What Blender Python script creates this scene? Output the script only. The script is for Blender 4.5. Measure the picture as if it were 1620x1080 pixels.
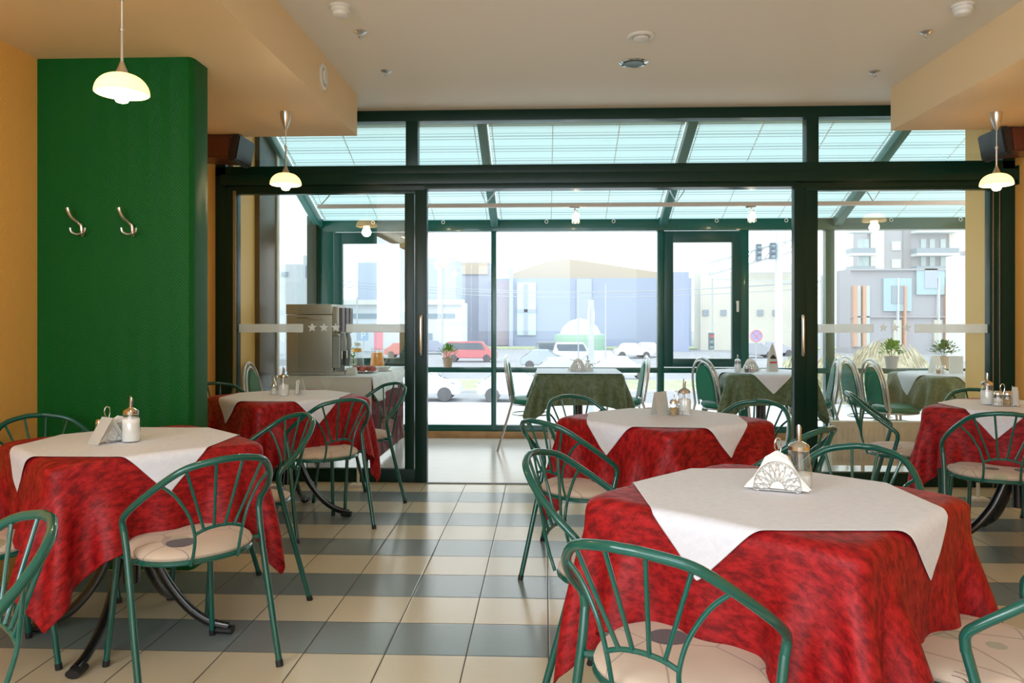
import bpy, bmesh, math, random
import numpy as np
from mathutils import Vector, Matrix, noise
random.seed(7)
for o in list(bpy.data.objects): bpy.data.objects.remove(o)
PI = math.pi
C = bpy.context.scene.collection
SC = bpy.context.scene

# ---------------------------------------------------------------- camera
EYE = 1.227
FPX = 1244.0
PSI = math.radians(2.393)
cam = bpy.data.cameras.new('camera'); camo = bpy.data.objects.new('camera', cam); C.objects.link(camo)
camo.location = (0, 0, EYE); camo.rotation_euler = (PI/2, 0, PSI)
cam.sensor_width = 36.0; cam.lens = FPX/1620*36.0; cam.shift_y = -35/1620.0
cam.clip_end = 400; cam.clip_start = .02
SC.camera = camo
# ---------------------------------------------------------------- world and exposure
w = bpy.data.worlds.new('world'); SC.world = w; w.use_nodes = True
nt = w.node_tree; bg = nt.nodes['Background']
tc = nt.nodes.new('ShaderNodeTexCoord'); sep = nt.nodes.new('ShaderNodeSeparateXYZ'); rmp = nt.nodes.new('ShaderNodeValToRGB')
nt.links.new(tc.outputs['Generated'], sep.inputs[0]); nt.links.new(sep.outputs['Z'], rmp.inputs[0]); nt.links.new(rmp.outputs[0], bg.inputs[0])
rmp.color_ramp.elements[0].position = 0.0; rmp.color_ramp.elements[0].color = (1, .985, .96, 1)
rmp.color_ramp.elements[1].position = .5; rmp.color_ramp.elements[1].color = (.86, .93, 1, 1)
bg.inputs[1].default_value = 2.15
SC.view_settings.view_transform = 'Standard'; SC.view_settings.look = 'None'
SC.view_settings.exposure = 0.0; SC.view_settings.gamma = 1.0; SC.view_settings.use_curve_mapping = False

def area_light(name, loc, rot, sx, sy, power, col=(1, 1, 1)):
    l = bpy.data.lights.new(name, 'AREA'); l.shape = 'RECTANGLE'; l.size = sx; l.size_y = sy; l.energy = power; l.color = col
    o = bpy.data.objects.new(name, l); C.objects.link(o); o.location = loc; o.rotation_euler = rot
    return o
# added soft lights behind the camera, standing in for assumed rear and left windows
area_light('added_soft_light_rear', (-.9, -2.42, 1.8), (PI/2, 0, 0), 3.0, 1.7, 60, (.66, .82, 1))
area_light('added_soft_light_left', (-2.47, -1.0, 1.75), (PI/2, 0, -PI/2), 2.8, 1.4, 118, (.66, .82, 1))
# added overhead fill behind the camera, in place of assumed, unseen ceiling lamps
area_light('added_overhead_fill', (.5, -.6, 2.77), (0, 0, 0), 1.2, .6, 12, (1, .97, .93))
area_light('added_overhead_fill_left', (-1.9, -.4, 2.49), (0, 0, 0), .6, .6, 6, (1, .9, .78))

def at(px, py, Y):
    """room point on the plane y = Y seen along one sight line of the survey photograph"""
    u = (px-810)/FPX; c, s = math.cos(PSI), math.sin(PSI)
    k = Y/(c+u*s)
    return Vector((k*(u*c-s), Y, EYE+(505-py)/FPX*k))

# ---------------------------------------------------------------- materials
def nmat(name):
    m = bpy.data.materials.new(name); m.use_nodes = True
    return m, m.node_tree, m.node_tree.nodes['Principled BSDF']
def mat(name, col, rough=.5, metal=0, spec=.5, bump=0, bscale=60, var=0, vscale=5, coat=0, sheen=0):
    m, t, b = nmat(name)
    b.inputs['Base Color'].default_value = (*col, 1); b.inputs['Roughness'].default_value = rough
    b.inputs['Metallic'].default_value = metal; b.inputs['Specular IOR Level'].default_value = spec
    b.inputs['Coat Weight'].default_value = coat; b.inputs['Sheen Weight'].default_value = sheen
    co = t.nodes.new('ShaderNodeTexCoord')
    if var:
        n = t.nodes.new('ShaderNodeTexNoise'); n.inputs['Scale'].default_value = vscale; n.inputs['Detail'].default_value = 4
        r = t.nodes.new('ShaderNodeValToRGB')
        r.color_ramp.elements[0].position = .3; r.color_ramp.elements[1].position = .7
        r.color_ramp.elements[0].color = (*[c*(1-var) for c in col], 1); r.color_ramp.elements[1].color = (*[min(1, c*(1+var)) for c in col], 1)
        t.links.new(co.outputs['Object'], n.inputs['Vector']); t.links.new(n.outputs[0], r.inputs[0]); t.links.new(r.outputs[0], b.inputs['Base Color'])
    if bump:
        n = t.nodes.new('ShaderNodeTexNoise'); n.inputs['Scale'].default_value = bscale; n.inputs['Detail'].default_value = 3
        bp = t.nodes.new('ShaderNodeBump'); bp.inputs['Strength'].default_value = bump; bp.inputs['Distance'].default_value = .01
        t.links.new(co.outputs['Object'], n.inputs['Vector']); t.links.new(n.outputs[0], bp.inputs['Height']); t.links.new(bp.outputs[0], b.inputs['Normal'])
    return m
def M_(t, op, a, b=None, c=None):
    n = t.nodes.new('ShaderNodeMath'); n.operation = op
    for i, v in enumerate((a, b, c)):
        if v is None: continue
        if isinstance(v, (int, float)): n.inputs[i].default_value = v
        else: t.links.new(v, n.inputs[i])
    return n.outputs[0]
def mixc(t, f, a, b):
    n = t.nodes.new('ShaderNodeMix'); n.data_type = 'RGBA'
    if isinstance(f, (int, float)): n.inputs[0].default_value = f
    else: t.links.new(f, n.inputs[0])
    for i, v in ((6, a), (7, b)):
        if isinstance(v, tuple): n.inputs[i].default_value = (*v, 1)
        else: t.links.new(v, n.inputs[i])
    return n.outputs[2]

def mat_wallpaper(name, col, rough=.5, strength=.6, axis='X', period=.105):
    """painted woven wallpaper with a vertical herringbone relief"""
    m, t, b = nmat(name)
    b.inputs['Roughness'].default_value = rough; b.inputs['Base Color'].default_value = (*col, 1); b.inputs['Specular IOR Level'].default_value = .22
    g = t.nodes.new('ShaderNodeNewGeometry'); s = t.nodes.new('ShaderNodeSeparateXYZ'); t.links.new(g.outputs['Position'], s.inputs[0])
    h = M_(t, 'ADD', s.outputs['X'], s.outputs['Y'])
    zig = M_(t, 'PINGPONG', h, period/2)
    v = M_(t, 'ADD', s.outputs['Z'], M_(t, 'MULTIPLY', zig, 1.25))
    st = M_(t, 'PINGPONG', v, .009)
    st = M_(t, 'MULTIPLY', st, 1/.009)
    n = t.nodes.new('ShaderNodeTexNoise'); n.inputs['Scale'].default_value = 90; t.links.new(g.outputs['Position'], n.inputs['Vector'])
    hh = M_(t, 'ADD', st, M_(t, 'MULTIPLY', n.outputs[0], .7))
    bp = t.nodes.new('ShaderNodeBump'); bp.inputs['Strength'].default_value = strength; bp.inputs['Distance'].default_value = .004
    t.links.new(hh, bp.inputs['Height']); t.links.new(bp.outputs[0], b.inputs['Normal'])
    return m

def mat_tiles():
    m, t, b = nmat('floor_tiles')
    g = t.nodes.new('ShaderNodeNewGeometry'); s = t.nodes.new('ShaderNodeSeparateXYZ'); t.links.new(g.outputs['Position'], s.inputs[0])
    X = M_(t, 'DIVIDE', M_(t, 'ADD', s.outputs['X'], 30.287-.0), .3)
    Y = M_(t, 'DIVIDE', M_(t, 'ADD', s.outputs['Y'], 30-2.859), .3)
    fx = M_(t, 'FRACT', X); fy = M_(t, 'FRACT', Y)
    ix = M_(t, 'FLOOR', X); iy = M_(t, 'FLOOR', Y)
    par = M_(t, 'MODULO', iy, 2.0)
    # grout mask
    ex = M_(t, 'PINGPONG', X, .5); ey = M_(t, 'PINGPONG', Y, .5)
    e = M_(t, 'MINIMUM', ex, ey)
    gr = M_(t, 'LESS_THAN', e, .0075)
    cv = t.nodes.new('ShaderNodeCombineXYZ'); t.links.new(ix, cv.inputs[0]); t.links.new(iy, cv.inputs[1])
    wn = t.nodes.new('ShaderNodeTexWhiteNoise'); t.links.new(cv.outputs[0], wn.inputs['Vector'])
    n = t.nodes.new('ShaderNodeTexNoise'); n.inputs['Scale'].default_value = 38; n.inputs['Detail'].default_value = 5; t.links.new(g.outputs['Position'], n.inputs['Vector'])
    k = M_(t, 'ADD', M_(t, 'MULTIPLY', wn.outputs[0], .14), M_(t, 'MULTIPLY', n.outputs[0], .22))
    cream = mixc(t, k, (.74, .65, .47), (.58, .50, .35))
    grey = mixc(t, k, (.25, .30, .30), (.16, .20, .205))
    c = mixc(t, par, grey, cream)
    c = mixc(t, gr, c, (.05, .045, .035))
    t.links.new(c, b.inputs['Base Color'])
    rr = M_(t, 'ADD', M_(t, 'MULTIPLY', n.outputs[0], .16), .12)
    b.inputs['Specular IOR Level'].default_value = .8
    rr = M_(t, 'ADD', rr, M_(t, 'MULTIPLY', gr, .5))
    t.links.new(rr, b.inputs['Roughness'])
    bp = t.nodes.new('ShaderNodeBump'); bp.inputs['Strength'].default_value = .25; bp.inputs['Distance'].default_value = .002
    hgt = M_(t, 'ADD', M_(t, 'MULTIPLY', M_(t, 'MINIMUM', M_(t, 'MULTIPLY', e, 40), 1.0), 1.0), M_(t, 'MULTIPLY', n.outputs[0], .25))
    t.links.new(hgt, bp.inputs['Height']); t.links.new(bp.outputs[0], b.inputs['Normal'])
    return m

def mat_damask(name, base, dark, light, rough=.45, sx=26, sy=9, lo=.42, hi=.6, sheen=.4, bump=.15):
    m, t, b = nmat(name)
    co = t.nodes.new('ShaderNodeTexCoord'); mp = t.nodes.new('ShaderNodeMapping')
    mp.inputs['Scale'].default_value = (sx, sy, 1); t.links.new(co.outputs['UV'], mp.inputs[0])
    n = t.nodes.new('ShaderNodeTexNoise'); n.inputs['Scale'].default_value = 1.0; n.inputs['Detail'].default_value = 7; n.inputs['Roughness'].default_value = .72; n.inputs['Distortion'].default_value = .25
    t.links.new(mp.outputs[0], n.inputs['Vector'])
    r = t.nodes.new('ShaderNodeValToRGB'); e = r.color_ramp.elements
    e[0].position = lo; e[0].color = (*dark, 1); e[1].position = hi; e[1].color = (*light, 1)
    mid = e.new((lo+hi)/2+.015); mid.color = (*base, 1)
    t.links.new(n.outputs[0], r.inputs[0]); t.links.new(r.outputs[0], b.inputs['Base Color'])
    b.inputs['Roughness'].default_value = rough; b.inputs['Sheen Weight'].default_value = sheen; b.inputs['Sheen Roughness'].default_value = .4
    b.inputs['Specular IOR Level'].default_value = .3
    rr = M_(t, 'SUBTRACT', rough+.22, M_(t, 'MULTIPLY', n.outputs[0], .4)); t.links.new(rr, b.inputs['Roughness'])
    bp = t.nodes.new('ShaderNodeBump'); bp.inputs['Strength'].default_value = bump; bp.inputs['Distance'].default_value = .002
    t.links.new(n.outputs[0], bp.inputs['Height']); t.links.new(bp.outputs[0], b.inputs['Normal'])
    return m

def mat_glass(name, tint=(1, 1, 1), refl=1.0, base=.0, rough=0.0, haze=0.0, hazecol=(.8, .85, .85), backs=True):
    """thin clear pane: fresnel mirror over a see-through body"""
    m = bpy.data.materials.new(name); m.use_nodes = True; t = m.node_tree; t.nodes.clear()
    out = t.nodes.new('ShaderNodeOutputMaterial')
    tr = t.nodes.new('ShaderNodeBsdfTransparent'); tr.inputs[0].default_value = (*tint, 1)
    gl = t.nodes.new('ShaderNodeBsdfGlossy'); gl.inputs['Roughness'].default_value = rough; gl.inputs[0].default_value = (1, 1, 1, 1)
    lw = t.nodes.new('ShaderNodeLayerWeight'); lw.inputs[0].default_value = .5
    pw = M_(t, 'MULTIPLY', M_(t, 'POWER', lw.outputs['Facing'], 4.0), .85*refl); f = M_(t, 'ADD', pw, base)
    mx = t.nodes.new('ShaderNodeMixShader'); t.links.new(f, mx.inputs[0]); t.links.new(tr.outputs[0], mx.inputs[1]); t.links.new(gl.outputs[0], mx.inputs[2])
    last = mx
    if haze:
        df = t.nodes.new('ShaderNodeBsdfDiffuse'); df.inputs[0].default_value = (*hazecol, 1)
        m2 = t.nodes.new('ShaderNodeMixShader'); m2.inputs[0].default_value = haze
        t.links.new(mx.outputs[0], m2.inputs[1]); t.links.new(df.outputs[0], m2.inputs[2]); last = m2
    t.links.new(last.outputs[0], out.inputs[0])
    return m

def mat_film(name, col):
    m = bpy.data.materials.new(name); m.use_nodes = True; t = m.node_tree; t.nodes.clear()
    out = t.nodes.new('ShaderNodeOutputMaterial'); tl = t.nodes.new('ShaderNodeBsdfTranslucent'); tl.inputs[0].default_value = (*col, 1)
    df = t.nodes.new('ShaderNodeBsdfDiffuse'); df.inputs[0].default_value = (*col, 1); tr = t.nodes.new('ShaderNodeBsdfTransparent')
    a = t.nodes.new('ShaderNodeMixShader'); a.inputs[0].default_value = .6; b = t.nodes.new('ShaderNodeMixShader'); b.inputs[0].default_value = .32
    t.links.new(df.outputs[0], a.inputs[1]); t.links.new(tl.outputs[0], a.inputs[2]); t.links.new(a.outputs[0], b.inputs[1]); t.links.new(tr.outputs[0], b.inputs[2]); t.links.new(b.outputs[0], out.inputs[0])
    return m

def mat_emit(name, col, strength):
    m = bpy.data.materials.new(name); m.use_nodes = True; t = m.node_tree; t.nodes.clear()
    out = t.nodes.new('ShaderNodeOutputMaterial'); e = t.nodes.new('ShaderNodeEmission')
    e.inputs[0].default_value = (*col, 1); e.inputs[1].default_value = strength; t.links.new(e.outputs[0], out.inputs[0])
    return m

def mat_translucent(name, col, trans=.6, emit=0, ecol=(1, .8, .4), lines=None):
    m = bpy.data.materials.new(name); m.use_nodes = True; t = m.node_tree; t.nodes.clear()
    out = t.nodes.new('ShaderNodeOutputMaterial')
    d = t.nodes.new('ShaderNodeBsdfDiffuse'); tl = t.nodes.new('ShaderNodeBsdfTranslucent')
    for n in (d, tl): n.inputs[0].default_value = (*col, 1)
    if lines:
        g = t.nodes.new('ShaderNodeNewGeometry'); s = t.nodes.new('ShaderNodeSeparateXYZ'); t.links.new(g.outputs['Position'], s.inputs[0])
        e = M_(t, 'PINGPONG', M_(t, 'DIVIDE', s.outputs['Y'], lines), .5)
        k = M_(t, 'LESS_THAN', e, .13)
        c = mixc(t, k, col, tuple(v*.6 for v in col))
        t.links.new(c, d.inputs[0]); t.links.new(c, tl.inputs[0])
    mx = t.nodes.new('ShaderNodeMixShader'); mx.inputs[0].default_value = trans
    t.links.new(d.outputs[0], mx.inputs[1]); t.links.new(tl.outputs[0], mx.inputs[2]); last = mx
    if emit:
        em = t.nodes.new('ShaderNodeEmission'); em.inputs[0].default_value = (*ecol, 1); em.inputs[1].default_value = emit
        ad = t.nodes.new('ShaderNodeAddShader'); t.links.new(mx.outputs[0], ad.inputs[0]); t.links.new(em.outputs[0], ad.inputs[1]); last = ad
    t.links.new(last.outputs[0], out.inputs[0])
    return m

def mat_seat():
    m, t, b = nmat('seat_fabric')
    co = t.nodes.new('ShaderNodeTexCoord')
    oi = t.nodes.new('ShaderNodeObjectInfo')
    mp = t.nodes.new('ShaderNodeVectorMath'); mp.operation = 'ADD'
    t.links.new(co.outputs['Object'], mp.inputs[0]); 
    off = t.nodes.new('ShaderNodeVectorMath'); off.operation = 'SCALE'; t.links.new(oi.outputs['Location'], off.inputs[0]); off.inputs['Scale'].default_value = 3.1
    t.links.new(off.outputs[0], mp.inputs[1]); P = mp.outputs[0]
    v = t.nodes.new('ShaderNodeTexVoronoi'); v.feature = 'DISTANCE_TO_EDGE'; v.inputs['Scale'].default_value = 5.5; t.links.new(P, v.inputs['Vector'])
    ln = M_(t, 'LESS_THAN', v.outputs['Distance'], .012)
    v2 = t.nodes.new('ShaderNodeTexVoronoi'); v2.inputs['Scale'].default_value = 7.0; t.links.new(P, v2.inputs['Vector'])
    sx = t.nodes.new('ShaderNodeSeparateXYZ'); t.links.new(v2.outputs['Color'], sx.inputs[0])
    near = M_(t, 'LESS_THAN', v2.outputs['Distance'], .34)
    k1 = M_(t, 'MULTIPLY', M_(t, 'GREATER_THAN', sx.outputs[0], .82), near)
    k2 = M_(t, 'MULTIPLY', M_(t, 'LESS_THAN', sx.outputs[0], .16), near)
    k3 = M_(t, 'MULTIPLY', M_(t, 'GREATER_THAN', sx.outputs[1], .8), near)
    # scribbled cross hatching in some cells
    w1 = t.nodes.new('ShaderNodeTexWave'); w1.inputs['Scale'].default_value = 32; w1.inputs['Distortion'].default_value = 2.2; w1.inputs['Detail'].default_value = 2; t.links.new(P, w1.inputs['Vector'])
    hat = M_(t, 'MULTIPLY', M_(t, 'GREATER_THAN', w1.outputs['Fac'], .93), k3)
    n = t.nodes.new('ShaderNodeTexNoise'); n.inputs['Scale'].default_value = 7; t.links.new(P, n.inputs['Vector'])
    c = mixc(t, n.outputs[0], (.66, .53, .42), (.52, .42, .33))
    c = mixc(t, k2, c, (.40, .40, .27)); c = mixc(t, k1, c, (.07, .06, .075))
    lk = M_(t, 'MAXIMUM', M_(t, 'MULTIPLY', ln, .45), M_(t, 'MULTIPLY', hat, .85))
    c = mixc(t, lk, c, (.08, .05, .04))
    t.links.new(c, b.inputs['Base Color']); b.inputs['Roughness'].default_value = .75; b.inputs['Sheen Weight'].default_value = .2
    return m

def mat_laminate():
    m, t, b = nmat('laminate_floor')
    g = t.nodes.new('ShaderNodeNewGeometry'); mp = t.nodes.new('ShaderNodeMapping'); mp.inputs['Scale'].default_value = (1.2, 9, 1); t.links.new(g.outputs['Position'], mp.inputs[0])
    n = t.nodes.new('ShaderNodeTexNoise'); n.inputs['Scale'].default_value = 3; n.inputs['Detail'].default_value = 6; t.links.new(mp.outputs[0], n.inputs['Vector'])
    c = mixc(t, n.outputs[0], (.78, .74, .68), (.66, .60, .52)); t.links.new(c, b.inputs['Base Color'])
    b.inputs['Roughness'].default_value = .2
    return m

MT = {
 'green_tube': mat('green_enamel', (.002, .095, .070), .2, 0, .5, coat=.5),
 'rubber': mat('black_rubber', (.012, .012, .012), .6),
 'black_metal': mat('black_enamel', (.008, .009, .009), .22, 0, .6, coat=.4),
 'dark_frame': mat('dark_green_frame', (.003, .028, .018), .28, 0, .28),
 'teal_frame': mat('teal_green_frame', (.0, .095, .072), .25, 0, .5, coat=.3),
 'teal_dark': mat('deep_teal_frame', (.003, .06, .05), .3, 0, .5),
 'ceiling': mat('ceiling_paint', (.90, .82, .70), .6, bump=.02, bscale=40),
 'soffit': mat('soffit_paint', (.88, .66, .38), .5, bump=.02, bscale=40),
 'orange': mat_wallpaper('orange_wallpaper', (.87, .48, .13), .45, .3),
 'orange_plain': mat('orange_plaster', (.88, .56, .19), .5, bump=.03, bscale=50),
 'green_wall': mat_wallpaper('green_wallpaper', (.0, .095, .012), .45, .22),
 'tiles': mat_tiles(), 'laminate': mat_laminate(),
 'red_cloth': mat_damask('red_damask', (.31, .005, .007), (.15, .002, .004), (.43, .012, .014), .5, 70, 32, .39, .61, .0, .3),
 'white_cloth': mat_damask('white_damask', (.77, .79, .86), (.73, .75, .82), (.80, .82, .89), .6, 40, 30, .35, .65, .0, .05),
 'olive_cloth': mat_damask('olive_damask', (.12, .165, .085), (.09, .125, .065), (.155, .21, .115), .4, 40, 30, .4, .62, .0, .1),
 'white_cotton': mat('white_cotton', (.82, .82, .80), .7, bump=.05, bscale=30),
 'skirt': mat('burgundy_skirt', (.16, .012, .035), .5, sheen=.3),
 'seat': mat_seat(),
 'green_vinyl': mat('green_upholstery', (.01, .20, .115), .45),
 'chrome': mat('chrome', (.75, .75, .74), .12, 1),
 'satin': mat('satin_chrome', (.70, .69, .67), .28, 1),
 'brushed': mat('brushed_steel', (.55, .52, .47), .38, .75, bump=.02, bscale=120),
 'glass': mat_glass('window_glass', (.97, .995, .99), .9, .02),
 'glass_in': mat_glass('partition_glass', (.96, .985, .98), .9, .055),
 'clear': mat_glass('clear_glass', (.93, .95, .95), 1.0,   .08, haze=.025, hazecol=(.9, .9, .9)),
 'etched': mat_film('etched_film', (.93, .93, .90)),
 'shade': mat_translucent('opal_glass', (.95, .82, .58), .5, .50, (1, .72, .36)),
 'bulb': mat_emit('lit_bulb', (1, .84, .5), 26),
 'spotbulb': mat_emit('lit_spot', (1, .80, .5), 30),
 'blind': mat_translucent('pleated_blind', (.62, .84, .84), .66, lines=.036),
 'napkin': mat('paper_napkin', (.86, .85, .80), .8, bump=.05, bscale=80),
 'salt': mat('white_salt', (.88, .87, .84), .8),
 'pepper': mat('ground_pepper', (.42, .25, .08), .8, var=.3, vscale=200),
 'spice': mat('pale_spice', (.62, .42, .34), .8, var=.25, vscale=200),
 'white_plastic': mat('white_plastic', (.80, .77, .70), .4),
 'dark_plastic': mat('dark_plastic', (.03, .028, .03), .35),
 'grey_plastic': mat('grey_plastic', (.42, .43, .44), .35),
 'mauve': mat('mauve_plastic', (.22, .17, .20), .35),
 'radiator': mat('radiator_enamel', (.80, .68, .52), .4),
 'wood': mat('oak_trim', (.42, .22, .08), .4, var=.25, vscale=9),
 'leaf': mat('leaf_green', (.16, .36, .05), .5, var=.35, vscale=30),
 'leaf_dark': mat('leaf_dark', (.09, .22, .05), .5, var=.35, vscale=30),
 'pot': mat('clay_pot', (.55, .44, .33), .6), 'pot_grey': mat('grey_pot', (.50, .50, .50), .6),
 'soil': mat('soil', (.06, .035, .02), .9),
 'juice': mat('orange_juice', (.95, .33, .01), .35),
 'tomato': mat('red_apple', (.52, .09, .06), .3, var=.25, vscale=20),
 'porcelain': mat('porcelain', (.85, .85, .83), .2, coat=.5),
 'speaker_red': mat('speaker_brown', (.10, .022, .012), .4, coat=.3), 'speaker_dark': mat('speaker_dark', (.022, .017, .016), .4),
 'grille': mat('grille_green', (.11, .14, .11), .35, .5),
}

# ---------------------------------------------------------------- mesh helpers
def finish(name, bm, m, parent=None, loc=None, smooth=True, ang=35):
    me = bpy.data.meshes.new(name)
    bmesh.ops.recalc_face_normals(bm, faces=bm.faces)
    bm.to_mesh(me); bm.free()
    if smooth:
        for p in me.polygons: p.use_smooth = True
        me.set_sharp_from_angle(angle=math.radians(ang))
    o = bpy.data.objects.new(name, me); C.objects.link(o)
    if isinstance(m, str): m = MT[m]
    me.materials.append(m)
    if parent is not None: o.parent = parent
    if loc is not None: o.location = loc
    return o
def empty(name, loc=(0, 0, 0), rz=0):
    o = bpy.data.objects.new(name, None); C.objects.link(o); o.location = loc; o.rotation_euler = (0, 0, rz); o.empty_display_size = .05
    return o
def tag(o, label, cat, group=None, kind=None):
    o['label'] = label
    if cat: o['category'] = cat
    if group: o['group'] = group
    if kind: o['kind'] = kind
    return o
def struct(o, label=None):
    o['kind'] = 'structure'
    if label: o['label'] = label
    return o
def box(bm, x0, x1, y0, y1, z0, z1, bev=0.0):
    vs = [bm.verts.new((x, y, z)) for x in (x0, x1) for y in (y0, y1) for z in (z0, z1)]
    fs = [(0, 1, 3, 2), (4, 6, 7, 5), (0, 4, 5, 1), (2, 3, 7, 6), (0, 2, 6, 4), (1, 5, 7, 3)]
    F = [bm.faces.new([vs[i] for i in f]) for f in fs]
    if bev:
        ed = list({e for f in F for e in f.edges})
        bmesh.ops.bevel(bm, geom=ed, offset=bev, segments=2, affect='EDGES', profile=.7)
def bxo(name, dims, m, parent=None, bev=.0, loc=None):
    bm = bmesh.new(); box(bm, *dims, bev); return finish(name, bm, m, parent, loc)
def smooth_path(pts, n=8, closed=False):
    P = [Vector(p) for p in pts]; out = []; L = len(P)
    rng = range(L) if closed else range(L-1)
    for i in rng:
        p0 = P[(i-1) % L] if closed or i > 0 else P[0]*2-P[1]
        p1 = P[i]; p2 = P[(i+1) % L]
        p3 = P[(i+2) % L] if closed or i < L-2 else P[-1]*2-P[-2]
        for k in range(n):
            t = k/n
            out.append(.5*((2*p1)+(-p0+p2)*t+(2*p0-5*p1+4*p2-p3)*t*t+(-p0+3*p1-3*p2+p3)*t**3))
    if not closed: out.append(P[-1])
    return out
def tube(bm, pts, r, seg=10, closed=False, cap=True, rb=None):
    P = [Vector(p) for p in pts]; L = len(P); rings = []
    rs = r if isinstance(r, (list, tuple)) else [r]*L
    T = []
    for i in range(L):
        a = P[(i-1) % L] if closed or i > 0 else P[i]; b = P[(i+1) % L] if closed or i < L-1 else P[i]
        d = (b-a); T.append(d.normalized() if d.length > 1e-9 else Vector((0, 0, 1)))
    up = Vector((0, 0, 1)) if abs(T[0].z) < .9 else Vector((1, 0, 0))
    N = (up-T[0]*up.dot(T[0])).normalized()
    for i in range(L):
        N = (N-T[i]*N.dot(T[i])).normalized(); B = T[i].cross(N)
        k2 = rb if rb else 1.0
        rings.append([bm.verts.new(P[i]+(N*math.cos(a)*rs[i]+B*math.sin(a)*rs[i]*k2)) for a in [2*PI*j/seg for j in range(seg)]])
    R = range(L) if closed else range(L-1)
    for i in R:
        A, Bq = rings[i], rings[(i+1) % L]
        for j in range(seg): bm.faces.new((A[j], A[(j+1) % seg], Bq[(j+1) % seg], Bq[j]))
    if cap and not closed:
        bm.faces.new(rings[0][::-1]); bm.faces.new(rings[-1])
def lathe(bm, prof, seg=24, c=(0, 0, 0), cap=True, flute=0, nf=12):
    rings = []
    for r, z in prof:
        if r < 1e-5: rings.append([bm.verts.new((c[0], c[1], c[2]+z))])
        else: rings.append([bm.verts.new((c[0]+r*(1+flute*math.cos(nf*a))*math.cos(a), c[1]+r*(1+flute*math.cos(nf*a))*math.sin(a), c[2]+z)) for a in [2*PI*j/seg for j in range(seg)]])
    for A, B in zip(rings[:-1], rings[1:]):
        for j in range(seg):
            a, b = A[j % len(A)], A[(j+1) % len(A)]; d, e = B[j % len(B)], B[(j+1) % len(B)]
            f = [a] + ([b] if b is not a else []) + ([e] if e is not d else []) + [d]
            if len(set(f)) >= 3: bm.faces.new(f)
    if cap:
        for R in (rings[0], rings[-1]):
            if len(R) > 2: bm.faces.new(R)
def prism(bm, poly, z0, z1):
    a = [bm.verts.new((x, y, z0)) for x, y in poly]; b = [bm.verts.new((x, y, z1)) for x, y in poly]
    bm.faces.new(a[::-1]); bm.faces.new(b)
    for i in range(len(a)): bm.faces.new((a[i], a[(i+1) % len(a)], b[(i+1) % len(a)], b[i]))
def rounded(h, r, n=6):
    out = []
    for cx, cy, a0 in ((h-r, h-r, 0), (-h+r, h-r, PI/2), (-h+r, -h+r, PI), (h-r, -h+r, 3*PI/2)):
        for k in range(n+1): out.append((cx+r*math.cos(a0+PI/2*k/n), cy+r*math.sin(a0+PI/2*k/n)))
    return out
def copy_tree(o, parent=None):
    c = o.copy(); C.objects.link(c)
    if parent is not None: c.parent = parent
    for ch in list(o.children): copy_tree(ch, c)
    return c

# ================================================================ SETTING
struct(bxo('floor', (-2.5, 3.42, -2.6, 5.86, -.12, 0), 'tiles'))
struct(bxo('floor', (-2.6, 5.6, 5.86, 8.3, -.12, 0), 'laminate')).name = 'floor_sunroom'
struct(bxo('wall_left', (-2.7, -2.5, -2.6, 5.9, 0, 2.9), 'orange'))
struct(bxo('wall_right', (3.42, 3.62, -2.6, 5.9, 0, 2.9), 'orange'))
struct(bxo('ceiling', (-2.7, 3.62, -2.6, 5.98, 2.796, 2.95), 'ceiling'))
bm = bmesh.new(); box(bm, -2.5, -1.312, -2.6, 5.45, 2.51, 2.796)
struct(finish('ceiling_soffit_left', bm, 'soffit'))
bm = bmesh.new(); box(bm, 2.35, 3.42, -2.6, 5.45, 2.51, 2.796)
struct(finish('ceiling_soffit_right', bm, 'soffit'))
# unseen rear wall, left wide open to let sky light in
bm = bmesh.new()
box(bm, -2.7, 3.62, -2.62, -2.45, 0, .75); box(bm, -2.7, 3.62, -2.62, -2.45, 2.72, 2.9)
box(bm, -2.7, -2.62, -2.62, -2.45, .75, 2.72); box(bm, 2.2, 3.62, -2.62, -2.45, .75, 2.72)
struct(finish('wall_rear', bm, 'ceiling'))
# green pillar
bm = bmesh.new(); prism(bm, [(-2.5, 3.775), (-1.74, 3.775), (-1.727, 3.79), (-1.722, 3.81), (-1.722, 3.95), (-2.5, 3.95)], 0, 2.51)
struct(finish('wall_pillar', bm, 'green_wall'), 'green herringbone papered pillar with two coat hooks')

# ---- partition: fixed frame, transom lights, door leaves
Y0, Y1 = 5.87, 5.97
bm = bmesh.new()
box(bm, -2.5, 3.42, Y0, Y1, 2.715, 2.796, .004)
box(bm, -2.5, 3.42, Y0, Y1, 2.31, 2.385, .004)
box(bm, -2.5, 3.42, Y0+.02, Y1, 2.20, 2.31, .003)
box(bm, -2.5, -2.42, Y0, Y1, 0, 2.796, .004)
box(bm, 3.33, 3.42, Y0, Y1, 0, 2.796, .004)
box(bm, -1.045, -.955, Y0, Y1, 2.38, 2.72, .003); box(bm, 1.925, 2.012, Y0, Y1, 2.38, 2.72, .003)
struct(finish('trim_1', bm, 'dark_frame'), 'dark green glazed partition frame')
bm = bmesh.new(); box(bm, -2.44, 3.41, Y0-.055, Y0+.02, 2.235, 2.315, .006); box(bm, 3.41, 3.418, Y0-.055, Y0, 2.2, 2.34, .003)
box(bm, -.9, 1.84, Y0-.03, Y0+.03, 2.20, 2.24, .003)
struct(finish('trim_2', bm, 'dark_frame'), 'sliding door track cover')
bm = bmesh.new(); box(bm, -.88, 1.83, 5.845, 5.875, 0, .006)
struct(finish('trim_3', bm, mat('threshold', (.09, .09, .085), .4, .5)), 'threshold strip under the opening')
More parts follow.
